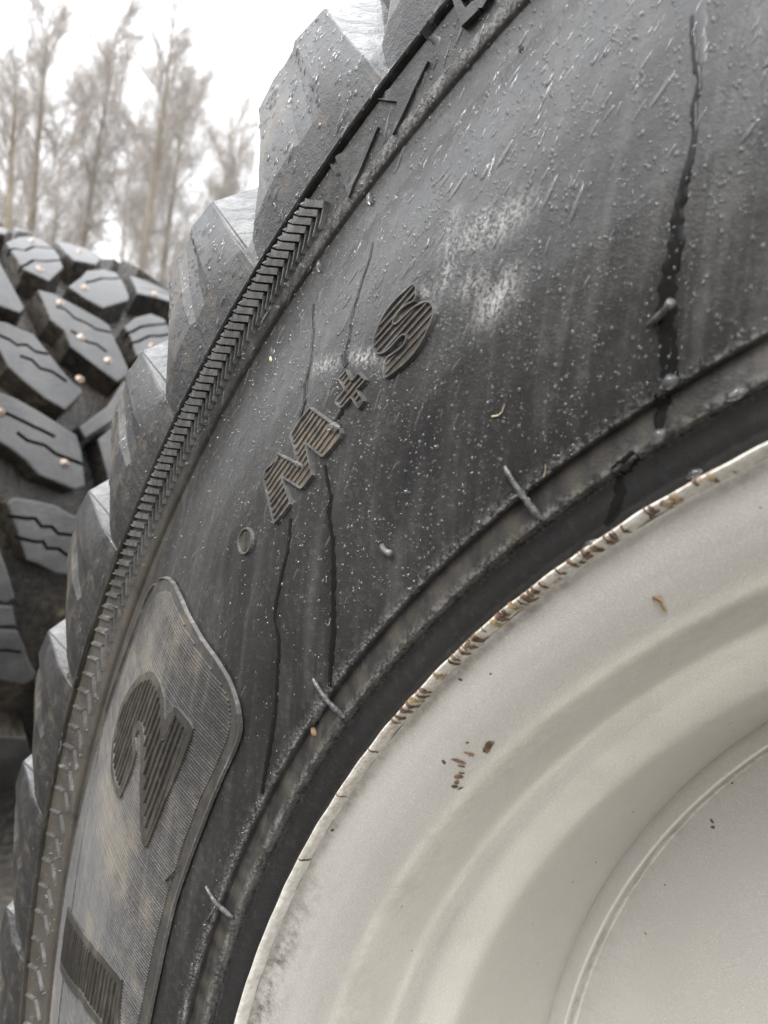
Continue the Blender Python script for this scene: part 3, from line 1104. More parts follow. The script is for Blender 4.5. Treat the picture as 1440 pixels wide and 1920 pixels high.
def lip_chip(x, y, ln, mat, s0=.05, s1=.95):
    X_, Y_ = hit(x, y, prof=lambda r: -.0015, z0=-.0015)
    a0 = math.atan2(Y_, X_)
    da = ln * RNG.uniform(.3, .72) * .001 / .329
    nu, ns = 6, 6
    V, F = [], []
    e0 = RNG.normal(0, .22, ns + 1); e1 = RNG.normal(0, .22, ns + 1)
    lo = max(0, s0 + RNG.uniform(-.05, .2)); hi = min(1, s1 + RNG.uniform(-.3, .05))
    for i in range(ns + 1):
        s = lo + (hi - lo) * i / ns
        nar = math.sin(math.pi * (i + .6) / (ns + 1.2)) ** .4
        for j in range(nu + 1):
            f = (j / nu - .5) * nar + (e0[i] if j == 0 else e1[i] if j == nu else 0)
            V.append(lip_point(s, a0 + f * da, .00022))
    for i in range(ns):
        for j in range(nu):
            F.append((i * (nu + 1) + j, i * (nu + 1) + j + 1, (i + 1) * (nu + 1) + j + 1, (i + 1) * (nu + 1) + j))
    link('paint_chip', mesh('paint_chip', V, F), RIM, [mat])


for x, y, l, c in ((1226, 958, 2, 0), (1218, 964, 1.5, 0), (1248, 942, 4, 1), (1268, 934, 5, 1), (1150, 1003, 2.2, 0), (1141, 1011, 1.4, 0), (1118, 1027, 3.6, 0), (1100, 1038, 2.6, 0), (1076, 1058, 2.4, 0),
                   (1019, 1096, 2.2, 0), (1006, 1106, 2.6, 0), (989, 1120, 3, 0), (978, 1128, 1.4, 0), (966, 1138, 3.4, 1), (950, 1149, 2.6, 0), (940, 1157, 3.2, 0), (928, 1166, 3.2, 1), (893, 1196, 2.8, 0),
                   (880, 1208, 2.6, 0), (869, 1219, 2.8, 0), (856, 1232, 1.6, 0), (849, 1239, 1.6, 0), (824, 1267, 3, 1), (798, 1294, 2.4, 0), (790, 1303, 3, 0), (781, 1313, 3, 1), (772, 1322, 2.6, 0), (764, 1333, 3, 0), (753, 1346, 3, 0),
                   (746, 1356, 1.4, 0), (700, 1405, 1.2, 0), (640, 1490, 1.4, 0), (566, 1606, 2, 0), (1330, 885, 2.4, 1), (1172, 992, 1.2, 0)):
    lip_chip(x, y, l, M_CHIP_Y if c else M_CHIP)


LIPX = [(745, 1357), (790, 1303), (850, 1238), (900, 1190), (960, 1142), (1020, 1095), (1090, 1043), (1160, 996), (1250, 941), (1330, 885), (1430, 832)]
for _ in range(46):
    u_ = RNG.uniform(0, 9.999) if RNG.random() < .3 else RNG.uniform(.2, 6.8)
    i_ = int(u_); f_ = u_ - i_
    lip_chip(LIPX[i_][0] * (1 - f_) + LIPX[i_ + 1][0] * f_, LIPX[i_][1] * (1 - f_) + LIPX[i_ + 1][1] * f_, RNG.uniform(.5, 1.6), M_CHIP if RNG.random() < .75 else M_CHIP_Y,
             *((.02, RNG.uniform(.25, .6)) if RNG.random() < .6 else (RNG.uniform(.4, .7), .95)))


def rim_hit(x, y):
    d = px_dir(x, y)
    best = None
    for t in np.linspace(.1, .8, 3000):
        q = CAM + t * d
        r = math.hypot(q[0], q[2] - RC)
        if r < .3275 and -q[1] <= rz(r):
            return r, math.atan2(-q[0], q[2] - RC)
    return None


def flange_spot(x, y, ln, wd, ang, mat, name='rust_spot'):
    h_ = rim_hit(x, y)
    if h_ is None: return
    r0, a0 = h_
    n = 9
    V = [rim3(r0, a0, .0005)]
    for k in range(n):
        w_ = 2 * math.pi * k / n
        u = math.cos(w_) * ln * RNG.uniform(.7, 1.15) * .0005; v = math.sin(w_) * wd * RNG.uniform(.6, 1.2) * .0005
        du, dr = u * math.cos(ang) - v * math.sin(ang), u * math.sin(ang) + v * math.cos(ang)
        V.append(rim3(r0 + dr, a0 + du / r0, .00025))
    F = [(0, 1 + k, 1 + (k + 1) % n) for k in range(n)]
    link(name, mesh(name, V, F), RIM, [mat])


for x, y, l, w_, a in ((862, 1427, 5, 1.6, 1.1), (866, 1436, 2.4, 1, 1), (880, 1412, 4, 1.3, .9), (884, 1416, 2, 1, .9), (917, 1400, 6, 2.2, -.3), (911, 1406, 2.5, 1.6, 0), (924, 1394, 2.4, 1.4, 0), (862, 1456, 3.6, 2, .7),
                       (868, 1449, 2.2, 1.2, .7), (858, 1466, 2.4, 1.6, 0), (855, 1474, 2.6, 1.4, .4), (864, 1478, 3, .6, .3), (877, 1392, 1.2, 1, 0)):
    flange_spot(x, y, l * .78, w_ * .75, a, M_CHIP)

# ================================================================ rain water
def local_frame(X, Y):
    """points, normals and the downhill direction on the tyre's side"""
    P = P3(X, Y, 0)
    e = 2e-4
    a = P3(X + e, Y, 0) - P; b = P3(X, Y + e, 0) - P
    N = np.cross(a, b); N /= np.linalg.norm(N, axis=1)[:, None]
    N *= np.sign(-N[:, 1])[:, None]
    g = np.array([0, 0, -1.0])
    D = g - (N @ g)[:, None] * N
    D /= np.linalg.norm(D, axis=1)[:, None]
    return P, N, D


def domes(X, Y, wid, lng, hgt, tilt, rings=2, seg=6, frame=None):
    P, N, D = frame if frame is not None else local_frame(X, Y)
    B = np.cross(N, D)
    ct, st = np.cos(tilt)[:, None], np.sin(tilt)[:, None]
    D2 = D * ct + B * st; B2 = -D * st + B * ct
    n = len(X)
    cols = []
    for i in range(rings):
        f = 1 - i / rings
        hh = math.sqrt(max(0, 1 - f * f))
        for k in range(seg):
            w_ = 2 * math.pi * k / seg
            # drop shape: fuller at the lower end
            dd = math.cos(w_) * f; bb = math.sin(w_) * f * (1.0 + .3 * math.cos(w_))
            cols.append(P + D2 * (dd * lng)[:, None] + B2 * (bb * wid)[:, None] + N * ((hh * hgt) - .00004)[:, None])
    cols.append(P + N * hgt[:, None] + D2 * (lng * .12)[:, None])
    per = rings * seg + 1
    V = np.stack(cols, 1).reshape(-1, 3)
    f = []
    for i in range(rings - 1):
        for k in range(seg):
            k2 = (k + 1) % seg
            f += [(i * seg + k, i * seg + k2, (i + 1) * seg + k2), (i * seg + k, (i + 1) * seg + k2, (i + 1) * seg + k)]
    for k in range(seg):
        f.append(((rings - 1) * seg + k, (rings - 1) * seg + (k + 1) % seg, per - 1))
    f = np.array(f)
    F = (f[None] + (np.arange(n) * per)[:, None, None]).reshape(-1, 3)
    return V, F


def sample(n, rlo, rhi, plo, phi_, dens):
    out = []
    while len(out) < n:
        r = math.sqrt(RNG.uniform(rlo ** 2, rhi ** 2)); p = RNG.uniform(plo, phi_)
        if RNG.random() < dens(r, p): out.append((r * math.cos(RAD(p)), r * math.sin(RAD(p))))
    return np.array(out).T


def dens_fine(r, p):
    d = np.interp(p, [20, 45, 52, 60, 70, 100], [1, 1, .65, .14, .05, .04])
    d *= np.interp(r, [.3495, .36, .45, .50], [.75, 1, .8, .6])
    return d * (.55 + .45 * math.sin(p * 2.3 + r * 90) * math.sin(p * .9 - r * 140))


SETS = []
Xd, Yd = sample(21000, .349, .500, 18, 100, dens_fine)
n = len(Xd); w_ = RNG.gamma(1.9, .000095, n).clip(.00008, .00052)
SETS.append(domes(Xd, Yd, w_, w_ * RNG.uniform(1.0, 1.8, n), w_ * RNG.uniform(.75, 1.1, n), RNG.normal(-.15, .2, n)))
# longer runs, mostly in the upper half where the side leans back
Xd, Yd = sample(1900, .372, .505, 18, 66, lambda r, p: np.interp(p, [18, 50, 66], [1, .9, .15]) * np.interp(r, [.372, .42, .5], [.15, .8, 1]))
n = len(Xd); w_ = RNG.gamma(4, .000075, n).clip(.00015, .0008)
SETS.append(domes(Xd, Yd, w_, w_ * RNG.uniform(2.5, 8, n), w_ * RNG.uniform(.5, .75, n), RNG.normal(-.3, .14, n), 3, 8))
# beads lying on the chevron ledges and the bead lines
Xd, Yd = sample(260, .4695, .4835, 44, 98, lambda r, p: .6 + .4 * math.sin(p * 5))
n = len(Xd); w_ = RNG.gamma(3, .00011, n).clip(.0002, .0009)
SETS.append(domes(Xd, Yd, w_, w_ * RNG.uniform(1, 2, n), w_ * .7 + .0006, RNG.normal(0, 1.2, n), 3, 8))
Xd, Yd = sample(500, .3475, .3500, 25, 98, lambda r, p: .5)
n = len(Xd); w_ = RNG.gamma(2.5, .0001, n).clip(.00012, .0007)
SETS.append(domes(Xd, Yd, w_, w_ * 1.5, w_ * .7, RNG.normal(0, 1.2, n)))
# drops and short runs on the faces of the lugs in view
lv = np.array([v.co[:] for v in LUG.vertices])
lf = [p.vertices[:] for p in LUG.polygons if p.material_index == 0]
tri = np.array([(f_[0], f_[i], f_[i + 1]) for f_ in lf for i in range(1, len(f_) - 1)])
for a in PHI0:
    ca_, sa_ = math.cos(RAD(a)), math.sin(RAD(a))
    w = np.stack([lv[:, 0] * ca_ - lv[:, 2] * sa_, lv[:, 1], lv[:, 0] * sa_ + lv[:, 2] * ca_ + RC], -1)
    A_, B_, C_ = w[tri[:, 0]], w[tri[:, 1]], w[tri[:, 2]]
    nn = np.cross(B_ - A_, C_ - A_); ar = np.linalg.norm(nn, axis=1) + 1e-15
    nn = nn / ar[:, None]
    nn *= np.where((nn * (CAM - A_)).sum(1) > 0, 1, -1)[:, None]
    pr_ = ar * (A_[:, 1] < .034) * (-nn[:, 1] > .25)
    n = int(np.interp(a, [40, 65, 95], [520, 260, 120]))
    k_ = RNG.choice(len(tri), n, p=pr_ / pr_.sum())
    u = RNG.random(n); v = RNG.random(n); fl = u + v > 1; u[fl], v[fl] = 1 - u[fl], 1 - v[fl]
    P_ = A_[k_] + (B_ - A_)[k_] * u[:, None] + (C_ - A_)[k_] * v[:, None]
    N_ = nn[k_]; g_ = np.array([0, 0, -1.0]); D_ = g_ - (N_ @ g_)[:, None] * N_; D_ /= np.linalg.norm(D_, axis=1)[:, None]
    w_ = RNG.gamma(3.5, .00010, n).clip(.00015, .0009)
    SETS.append(domes(P_[:, 0], P_[:, 1], w_, w_ * RNG.uniform(1.2, 5, n), w_ * .7, RNG.normal(-.2, .2, n), 2, 6, (P_, N_, D_)))
vo = 0; VV, FF = [], []
for v, f in SETS:
    VV.append(v); FF.append(f + vo); vo += len(v)
dr = link('rain_drops', mesh_np('rain_drops', np.vstack(VV), np.vstack(FF)), None, [M_WATER])
setp(dr, 'countless small rain drops beaded on the side of the near tyre', 'water drops', kind='stuff')


def trail(pts, widths, label, hh=.00028, mat=None):
    P = np.array(hits(pts))
    d = np.r_[0, np.cumsum(np.linalg.norm(np.diff(P, axis=0), axis=1))]
    t = np.arange(0, d[-1], .0009)
    Q = np.c_[np.interp(t, d, P[:, 0]), np.interp(t, d, P[:, 1])]
    Q += np.cumsum(RNG.normal(0, .00009, Q.shape), axis=0) * np.sin(np.pi * t / d[-1])[:, None]
    w0 = np.interp(t, d, widths) * .0002
    w0 = w0 * (1 + .28 * np.sin(t * 900 + 1) * np.sin(t * 2300) + RNG.normal(0, .09, len(t)))
    T = np.gradient(Q, axis=0); T /= np.linalg.norm(T, axis=1)[:, None] + 1e-12
    N = np.c_[-T[:, 1], T[:, 0]]
    rows = []
    for off, h in ((-.5, .00002), (-.40, hh), (0, hh * .6), (.40, hh), (.5, .00002)):
        q = Q + N * (w0 * off)[:, None]
        rows.append(P3(q[:, 0], q[:, 1], h))
    V = np.stack(rows, 1).reshape(-1, 3)
    i = np.arange(len(t) - 1)[:, None] * 5 + np.arange(4)[None]
    i = i.ravel()
    F = np.stack([i, i + 1, i + 6, i + 5], -1)
    o = link('water_trail', mesh_np('water_trail', V, F), None, [mat or M_FILM])
    setp(o, label, 'water trail', 'rain water running down the tyre')
    return o


trail([(1312, -30), (1309, 20), (1310, 70), (1312, 125)], [18, 18, 17, 12], 'broad pale sheet of water at top of the longest run', .00012, M_SHEET)
trail([(1297, 30), (1299, 75), (1303, 120), (1310, 160), (1303, 190), (1296, 215), (1301, 255), (1292, 300), (1283, 345), (1270, 400), (1262, 470), (1250, 540), (1246, 600), (1252, 650), (1256, 708)],
      [4, 7, 8, 6, 8, 8, 6, 9, 11, 14, 18, 19, 20, 19, 17], 'long wide dark water run below top right corner')
trail([(1243, 742), (1243, 770), (1237, 795), (1236, 812)], [13, 14, 12, 10], 'short dark run across the band under the longest run')
trail([(1190, 848), (1168, 870), (1160, 890), (1163, 925), (1150, 965), (1135, 985)], [9, 11, 9, 14, 10, 6], 'crooked wet run on the bead above the white rim lip')
trail([(700, 455), (692, 490), (676, 540), (660, 592), (653, 640), (645, 668), (651, 690)], [3, 4, 5, 7, 8, 11, 14], 'thin water run ending at the plus sign')
trail([(642, 768), (632, 788), (638, 802)], [12, 14, 12], 'short dark run between plus sign and letter M')
trail([(589, 570), (588, 620), (581, 680), (572, 718), (571, 752), (561, 792)], [4, 5, 6, 8, 8, 8], 'thin water run above the letter M')
trail([(611, 872), (616, 903), (622, 930), (617, 958), (625, 1010), (627, 1060), (625, 1120), (627, 1180), (622, 1230), (619, 1288)], [9, 11, 7, 8, 9, 10, 9, 11, 10, 5],
      'dark straight run from letter M to the middle moulding bar')
trail([(546, 972), (540, 1030), (530, 1070), (518, 1130), (515, 1160), (522, 1200), (520, 1260), (517, 1320), (510, 1380), (500, 1440), (491, 1490)], [8, 8, 7, 7, 6, 8, 7, 8, 9, 8, 6],
      'longest thin dark run left of middle, from letter M foot to bead line')
trail([(812, 20), (806, 60), (822, 75), (815, 120), (808, 135)], [18, 16, 12, 10, 6], 'pale water sheet in the band beside the angular marks', .0002, M_SHEET)


def bead(pts, rr, hs_, label):
    V, F = [], []
    Q = np.array([P3(*np.array(hit(*p)), h) for p, h in zip(pts, hs_)])
    T = np.linspace(0, 1, len(Q)); tt = np.linspace(0, 1, 12)
    Q = np.stack([np.interp(tt, T, Q[:, k]) for k in range(3)], -1)
    r_ = np.interp(tt, T, rr) * .001 * np.sqrt(np.sin(np.pi * (tt * .9 + .05)))
    tube(V, F, Q, r_, 10)
    o = link('water_bead', mesh('water_bead', V, F), None, [M_WATER])
    setp(o, label, 'water bead', 'hanging beads of rain water')


bead([(1272, 706), (1260, 712), (1248, 722), (1238, 728)], [1.0, 1.7, 1.2, .6], [.0004] * 4, 'water bead on upper band edge under the longest run')
bead([(1250, 806), (1238, 814), (1225, 824), (1212, 832)], [1.0, 1.6, 1.1, .5], [.0004] * 4, 'water bead on lower band edge under the longest run')
bead([(1402, 728), (1385, 735), (1370, 742), (1360, 749)], [.7, 1.3, 1.3, .9], [.0004] * 4, 'elongated water bead at right edge of the bead band')
bead([(618, 806), (632, 801), (644, 803)], [.8, 1.5, 1.2], [.0012] * 3, 'water bead on top corner of the letter M')
bead([(552, 866), (562, 870), (574, 876)], [.7, 1.1, .8], [.001] * 3, 'water bead in the notch of the letter M')
bead([(598, 488), (601, 498), (600, 510)], [.6, 1.1, 1.3], [.0006] * 3, 'drop hanging under the band rib beside the first chevrons')
bead([(695, 362), (694, 372), (696, 384)], [.6, 1.0, 1.2], [.0006] * 3, 'drop hanging under the band rib above the first chevrons')
bead([(1120, 1010), (1105, 1018), (1092, 1028)], [.8, 1.0, .6], [.0006] * 3, 'water bead against the rim lip')
bead([(1317, 880), (1302, 886), (1288, 896)], [.8, 1.1, .6], [.0006] * 3, 'water bead against the rim lip at right')


# ---------------------------------------------------------------- litter stuck to the wet rubber
def straw(pts, h, r_, label, mat=M_STRAW, name='grass_straw', cat='straw'):
    V, F = [], []
    Q = np.array([P3(*np.array(hit(*p)), hh) for p, hh in zip(pts, h)])
    tube(V, F, Q, np.linspace(r_, r_ * .4, len(Q)), 5)
    setp(link(name, mesh(name, V, F), None, [mat]), label, cat)


straw([(924, 781), (936, 779), (943, 772), (948, 757)], [.0004] * 4, .00022, 'pale curled straw stuck to the sidewall above the moulding bar')
straw([(1020, 892), (1024, 880), (1027, 868)], [.0006, .001, .0015], .0002, 'tiny straw standing by the upper moulding bar')
straw([(318, 1648), (332, 1634), (346, 1618)], [.0018, .0022, .0024], .0004, 'thin dark twig lying on edge of the hatched panel', simple('twig_dark', (.03, .025, .02), .6), 'twig', 'twig')


def seed(x, y, r_, mat, label, name='seed', h=.0008, onrim=False):
    X_, Y_ = hit(x, y)
    V, F = domes(np.array([X_]), np.array([Y_]), np.array([r_]), np.array([r_ * 1.8]), np.array([r_ * .9]), np.array([.6]), 4, 10)
    setp(link(name, mesh_np(name, V, F), None, [mat]), label, name.replace('_', ' '))


seed(508, 673, .0007, M_STRAW, 'pale yellow seed stuck on the sidewall left of the letters')
seed(466, 508, .0009, M_STRAW, 'yellow seed in the groove beside the chevrons')
seed(978, 93, .0008, M_SIPE, 'black speck marking a chip in the bright upper sidewall', 'dark_speck')  # raised speck stands for a dark chip in the rubber
seed(588, 1370, .0011, M_LEAF, 'brown seed below the middle moulding bar')
h_ = rim_hit(1240, 1126)
if h_:
    r0, a0 = h_
    pts = [(-.3, 1.6), (.9, 2.0), (1.6, .8), (.5, -.2), (1.2, -1.5), (1.5, -3.2), (.8, -3.4), (.2, -1.6), (-.5, -.4), (-1.2, .8)]
    V = [rim3(r0 + q * .00075, a0 + p * .00075 / r0, .0006 + .0004 * (i % 3)) for i, (p, q) in enumerate(pts)]
    V += [v + np.array([0, .0003, 0]) for v in V]
    n = len(pts)
    F = [tuple(range(n)), tuple(range(2 * n - 1, n - 1, -1))] + [(i, (i + 1) % n, n + (i + 1) % n, n + i) for i in range(n)]
    setp(link('dead_leaf', mesh('dead_leaf', V, F, False), None, [M_LEAF]), 'small brown curled leaf scrap on the silver rim flange', 'leaf')

# ================================================================ the second wheel, standing behind
X2, R2C, YC = -1.882, .58, .40
W2 = empty('studded_wheel', (X2, YC, 0))
setp(W2, 'second wheel behind, its studded muddy block tread facing the near wheel', 'wheel')


def R2of(y):
    e = np.maximum(0, np.abs(np.asarray(y) - YC) - .2)
    return R2C - 1.66 * e ** 2


def t2pt(th, y, dr=0.0):
    r = R2of(y) + dr
    return np.stack([X2 + r * np.cos(th), np.asarray(y) + 0 * th, R2C + r * np.sin(th)], -1)


def hit2(x, y):
    """pixel -> (angle, y) on the second tyre's tread; pixels just past the horizon slide back onto it"""
    d = px_dir(x, y)
    ts = np.linspace(.8, 2.4, 1600)
    Q = CAM + ts[:, None] * d
    rr = np.hypot(Q[:, 0] - X2, Q[:, 2] - R2C)
    f = rr - R2of(Q[:, 1])
    i = np.argmax(f < 0) if (f < 0).any() else int(np.argmin(f))
    q = Q[i]
    return math.atan2(q[2] - R2C, q[0] - X2), q[1]


ys = np.concatenate([np.linspace(-.02, .82, 60)])
ths = np.linspace(0, 2 * math.pi, 181)[:-1]
TH, YY = np.meshgrid(ths, ys, indexing='ij')
V = t2pt(TH.ravel(), YY.ravel(), -.048)
ii = np.arange(180 * 60).reshape(180, 60); jj = np.roll(ii, -1, 0)
F = np.stack([ii[:, :-1], ii[:, 1:], jj[:, 1:], jj[:, :-1]], -1).reshape(-1, 4)
CAS = link('casing', mesh_np('casing', V, F[:, ::-1]), W2, [M_MUDDY])
# sidewalls of the second tyre
for sgn, y0 in ((-1, -.02), (1, .82)):
    pr = [(R2of(y0) - .048, y0), (R2of(y0) - .08, y0 + sgn * .015), (.40, y0 + sgn * .03), (.34, y0 + sgn * .015), (.33, y0), (.31, y0 - sgn * .02), (.28, y0 - sgn * .12), (.12, y0 - sgn * .13)]
    V, F = [], []
    for t_ in ths[::2]:
        for r, y in pr: V.append((X2 + r * math.cos(t_), y, R2C + r * math.sin(t_)))
    m = len(pr)
    for i in range(90):
        j = (i + 1) % 90
        for k in range(m - 1): F.append((i * m + k, i * m + k + 1, j * m + k + 1, j * m + k))
    o = finish('sidewall', V, F, [0 if (f_[0] % m) < 4 else 1 for f_ in F], [M_LUG, M_RIM], W2, True)


def off(P, o):  # shrink polygon a little
    P = np.asarray(P, float); c = P.mean(0)
    return P + (c - P) * o


def block(poly, studs=(), sipes=(), wob=True):
    """one tread block: polygon in (angle, y)"""
    bm = bmesh.new()
    P = np.array(poly)
    a2 = np.sum(P[:, 0] * np.roll(P[:, 1], -1) - np.roll(P[:, 0], -1) * P[:, 1])
    vs_ = [bm.verts.new((p[0] * R2C, p[1], 0)) for p in P]
    f = bm.faces.new(vs_)
    # cut the sipes as real slots: split the block along each sipe and drop a narrow strip
    r = bmesh.ops.extrude_face_region(bm, geom=[f])
    top = [v for v in r['geom'] if isinstance(v, bmesh.types.BMVert)]
    for v in top: v.co.z = .05
    bmesh.ops.recalc_face_normals(bm, faces=bm.faces)
    for v in top:
        pass
    tf = [f_ for f_ in bm.faces if all(v.co.z > .04 for v in f_.verts)]
    ed = [e for e in tf[0].edges]
    cen = Vector((P[:, 0].mean() * R2C, P[:, 1].mean(), 0))
    for v in bm.verts:
        if v.co.z < .01:           # draft: wider at the foot
            v.co.x = cen.x + (v.co.x - cen.x) * 1.06; v.co.y = cen.y + (v.co.y - cen.y) * 1.06
    bmesh.ops.bevel(bm, geom=ed, offset=.0035, segments=2, profile=.6, affect='EDGES')
    # subdivide long spans by planes so that the block follows the round tread
    lo, hi = (P[:, 0] * R2C).min(), (P[:, 0] * R2C).max()
    c = lo + .03
    while c < hi:
        bmesh.ops.bisect_plane(bm, geom=bm.verts[:] + bm.edges[:] + bm.faces[:], plane_co=(c, 0, 0), plane_no=(1, 0, 0), dist=1e-6); c += .03
    MI = []
    me = bpy.data.meshes.new('tread_block')
    bm.normal_update()
    for f_ in bm.faces:
        f_.material_index = 0 if f_.normal.z > .5 else 1
        f_.smooth = False
    for v in bm.verts:
        q = t2pt(np.array(v.co.x / R2C), np.array(v.co.y), v.co.z - .05)
        v.co = Vector(q)
    bmesh.ops.recalc_face_normals(bm, faces=bm.faces)
    bm.to_mesh(me); bm.free()
    o = link('tread_block', me, W2, [M_TREAD2, M_MUDDY])
    return o


def sub_stud(blk, th, y):
    V, F = [], []
    q = t2pt(np.array(th), np.array(y), 0)
    n = np.array([math.cos(th), 0, math.sin(th)]); a = np.array([0, 1, 0]); b = np.cross(n, a)
    for r, h in ((.0075, -.002), (.0075, .0006), (.0048, .0016), (.003, .0018), (.003, .0045), (.0013, .005)):
        for k in range(12):
            w = 2 * math.pi * k / 12
            V.append(q + n * h + r * (math.cos(w) * a + math.sin(w) * b))
    for i in range(5):
        for k in range(12):
            k2 = (k + 1) % 12
            F.append((i * 12 + k, i * 12 + k2, (i + 1) * 12 + k2, (i + 1) * 12 + k))
    F.append(tuple(range(60, 72)))
    return link('stud', mesh('stud', V, F), blk, [M_STUD])


def cut_sipe(blk, pts, w=.0055, depth=.016):
    """a real slot along pts [(angle, y)], cut with a boolean and applied"""
    P = resample(np.array([(a * R2C, y) for a, y in pts]), .012)
    P = np.array([(x / R2C, y) for x, y in P])
    # keep the zigzag corners
    P = np.array(pts)
    m = np.c_[P[:, 0] * R2C, P[:, 1]]
    T = np.gradient(m, axis=0); T /= np.linalg.norm(T, axis=1)[:, None] + 1e-12
    N = np.c_[-T[:, 1], T[:, 0]]
    V, F = [], []
    for i in range(len(m)):
        for s, h in ((-1, -depth), (1, -depth), (1, .02), (-1, .02)):
            q = m[i] + N[i] * s * w * .5
            V.append(t2pt(np.array(q[0] / R2C), np.array(q[1]), h))
    for i in range(len(m) - 1):
        for k in range(4):
            k2 = (k + 1) % 4
            F.append((i * 4 + k, i * 4 + k2, (i + 1) * 4 + k2, (i + 1) * 4 + k))
    F.append((3, 2, 1, 0)); e = (len(m) - 1) * 4
    F.append((e, e + 1, e + 2, e + 3))
    me = mesh('cutter', V, F, False)
    bm = bmesh.new(); bm.from_mesh(me); bmesh.ops.recalc_face_normals(bm, faces=bm.faces); bm.to_mesh(me); bm.free()
    me.materials.append(M_SIPE)
    c = bpy.data.objects.new('cutter', me); COL.objects.link(c)
    md = blk.modifiers.new('b', 'BOOLEAN'); md.operation = 'DIFFERENCE'; md.object = c; md.solver = 'EXACT'
    md.material_mode = 'TRANSFER'
    bpy.context.view_layer.update()
    dg = bpy.context.evaluated_depsgraph_get()
    nm = bpy.data.meshes.new_from_object(blk.evaluated_get(dg))
    blk.modifiers.clear()
    if len(nm.polygons) > 4: blk.data = nm
    bpy.data.objects.remove(c)


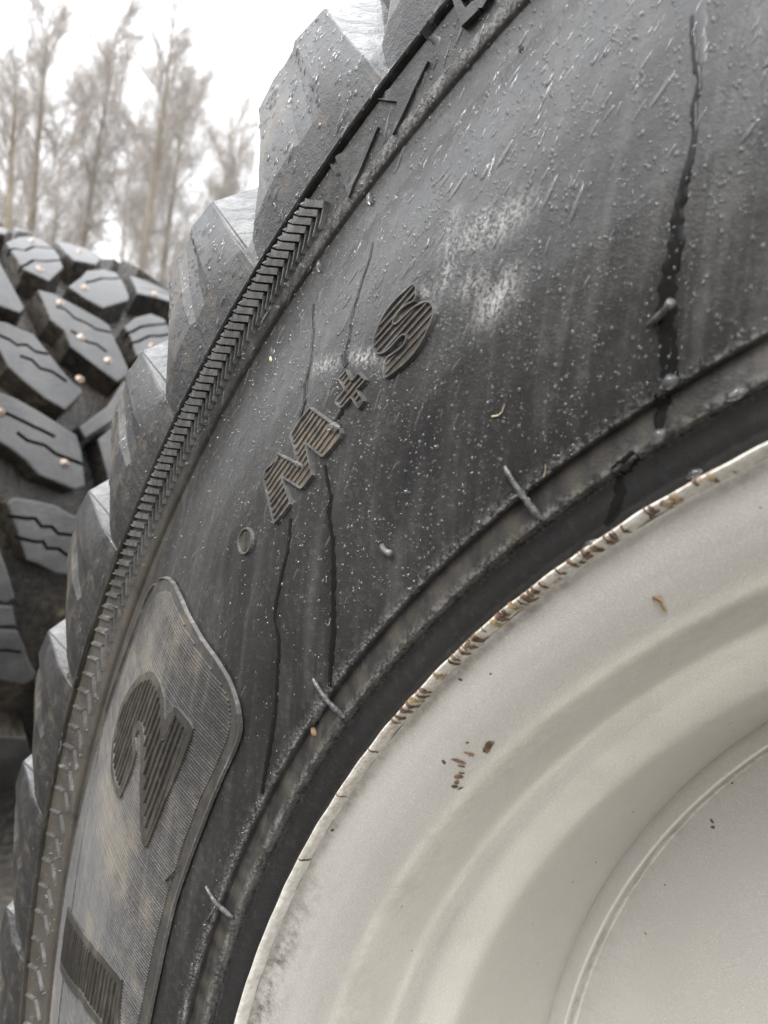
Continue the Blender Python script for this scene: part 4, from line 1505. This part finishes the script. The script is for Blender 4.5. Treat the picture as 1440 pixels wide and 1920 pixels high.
z4 = lambda p: zoom(p, 0, 380, 4)
z3 = lambda p: zoom(p, 0, 600, 3.2)
z5 = lambda p: zoom(p, 0, 980, 4.57)
BL = [
    (z4([(40, 300), (140, 255), (240, 250), (310, 272), (390, 330), (440, 390), (475, 490), (370, 590), (180, 500), (110, 400)]), [(60, 452), (75, 504)],
     [z4([(60, 350), (120, 345), (190, 358), (250, 330), (330, 335), (460, 350)]), z4([(110, 490), (190, 470), (250, 432), (340, 440), (480, 430)])]),
    (z4([(410, 282), (530, 290), (640, 340), (765, 412), (720, 462), (560, 432), (490, 372)]), [(150, 472)], []),
    (z4([(-60, 165), (-40, 160), (70, 205), (40, 235), (-60, 220)]), [], []),
    (z4([(110, 155), (200, 168), (262, 190), (235, 222), (130, 208)]), [], []),
    (z4([(510, 630), (610, 555), (650, 508), (780, 498), (870, 520), (920, 590), (970, 700), (962, 735), (770, 790), (640, 720)]), [(159, 539)],
     [z4([(640, 600), (700, 588), (760, 568), (850, 570), (980, 560)])]),
    (z4([(970, 542), (1090, 580), (1250, 650), (1400, 740), (1390, 778), (1180, 712), (1030, 680)]), [(290, 551)], []),
    (z4([(280, 650), (400, 680), (590, 780), (750, 870), (820, 920), (850, 1000), (965, 1250), (960, 1290), (880, 1345), (750, 1250), (530, 1080), (480, 960), (380, 880), (330, 760)]), [(113, 567), (203, 676), (152, 632)],
     [z4([(420, 780), (490, 800), (560, 868), (640, 900), (720, 950), (860, 980)]), z4([(530, 960), (600, 1000), (650, 1045), (720, 1060), (800, 1120)])]),
    (z4([(930, 930), (1010, 862), (1130, 830), (1230, 870), (1270, 940), (1330, 1090), (1180, 1180), (1020, 1150), (975, 1000)]), [(285, 649)],
     [z4([(930, 985), (990, 968), (1060, 930), (1130, 920), (1290, 905)]), z4([(960, 1060), (1040, 1040), (1120, 1000), (1200, 1000), (1340, 975)])]),
    (z4([(1310, 850), (1420, 862), (1500, 980), (1440, 1030), (1370, 1042)]), [], []),
    (z4([(-40, 400), (0, 450), (60, 560), (120, 670), (185, 795), (150, 828), (0, 772), (-60, 740)]), [], []),
    (z4([(-40, 880), (60, 900), (150, 945), (250, 985), (330, 1080), (450, 1240), (540, 1340), (610, 1395), (620, 1430), (490, 1555), (340, 1470), (190, 1350), (60, 1230), (0, 1110), (-60, 1090)]), [(150, 711)],
     [z3([(-20, 85), (60, 120), (100, 150), (160, 150), (210, 190), (290, 205)]), z3([(120, 215), (190, 240), (240, 290), (310, 310), (400, 370)])]),
    (z3([(-30, 420), (100, 470), (240, 550), (380, 640), (460, 690), (490, 790), (512, 1000), (450, 1022), (330, 972), (230, 932), (150, 840), (70, 780), (-30, 715)]), [(121, 869), (0, 773)],
     [z3([(-20, 540), (60, 570), (130, 605), (200, 640), (250, 662), (330, 702)]), z3([(100, 675), (160, 722), (220, 740), (270, 752), (330, 802), (500, 868)])]),
    (z3([(40, 1100), (80, 1062), (200, 1080), (330, 1110), (440, 1170), (548, 1160), (560, 1290), (490, 1480), (430, 1532), (330, 1522), (220, 1462), (160, 1442), (115, 1310)]), [],
     [z3([(40, 1175), (80, 1180), (150, 1190), (210, 1190), (250, 1240), (310, 1240), (350, 1282), (420, 1290), (600, 1312)]), z3([(80, 1300), (130, 1312), (210, 1330), (260, 1330), (280, 1370), (350, 1372), (400, 1410), (600, 1425)])]),
    (z5([(-60, 200), (0, 230), (70, 430), (130, 640), (60, 690), (-60, 670)]), [], []),
    (z5([(-60, 700), (110, 712), (140, 880), (0, 890), (-60, 885)]), [], []),
    (z5([(-60, 905), (150, 920), (220, 1080), (250, 1180), (312, 1290), (280, 1352), (200, 1388), (0, 1352), (-60, 1345)]), [], [z5([(-70, 1100), (60, 1095), (180, 1110)])]),
    ([(183, 825), (210, 800), (240, 790), (260, 900), (240, 935), (205, 912), (198, 880)], [], []),
    ([(148, 800), (200, 762), (232, 712), (250, 728), (226, 780), (160, 822)], [], []),
    ([(175, 1000), (225, 1010), (240, 1080), (190, 1110), (165, 1070)], [], []),
    ([(-20, 1380), (50, 1385), (62, 1425), (75, 1480), (40, 1510), (-20, 1500)], [], []),
    ([(-20, 1530), (40, 1535), (52, 1600), (20, 1640), (-20, 1630)], [], []),
    ([(80, 1310), (150, 1330), (165, 1390), (120, 1420), (88, 1370)], [], []),
]
used = []
for pix, studs, sipes in BL:
    poly = [hit2(*p) for p in pix]
    P = np.array(poly)
    keep = [0]
    for i in range(1, len(P)):
        if np.hypot((P[i, 0] - P[keep[-1], 0]) * R2C, P[i, 1] - P[keep[-1], 1]) > .004: keep.append(i)
    P = P[keep]
    if len(P) < 3: continue
    b = block([tuple(p) for p in P])
    used.append((P[:, 0].min(), P[:, 0].max(), P[:, 1].min(), P[:, 1].max()))
    for s in sipes:
        cut_sipe(b, [hit2(*p) for p in s])
    for s in studs:
        th, y = hit2(*s)
        sub_stud(b, th, y)

# the rest of the tread, outside the photograph's view: the same kind of block, row after row
NR = 30
gen = None
for i in range(NR):
    t0 = 2 * math.pi * i / NR
    for (ya, yb, sk) in ((.0, .17, -.06), (.20, .385, -.06), (.415, .60, .06), (.63, .80, .06)):
        sh = 0 if ya in (.20, .63) else math.pi / NR
        q = [(t0 + sh + .0, ya), (t0 + sh + .15, ya), (t0 + sh + .15 + sk, yb), (t0 + sh + sk, yb)]
        ta = np.array([a for a, _ in q]); tm = (ta.mean() + math.pi) % (2 * math.pi) - math.pi
        lo, hi = tm - .10, tm + .10
        if any(lo < u[1] + .01 and hi > u[0] - .01 and ya < u[3] and yb > u[2] for u in used): continue
        block(q)
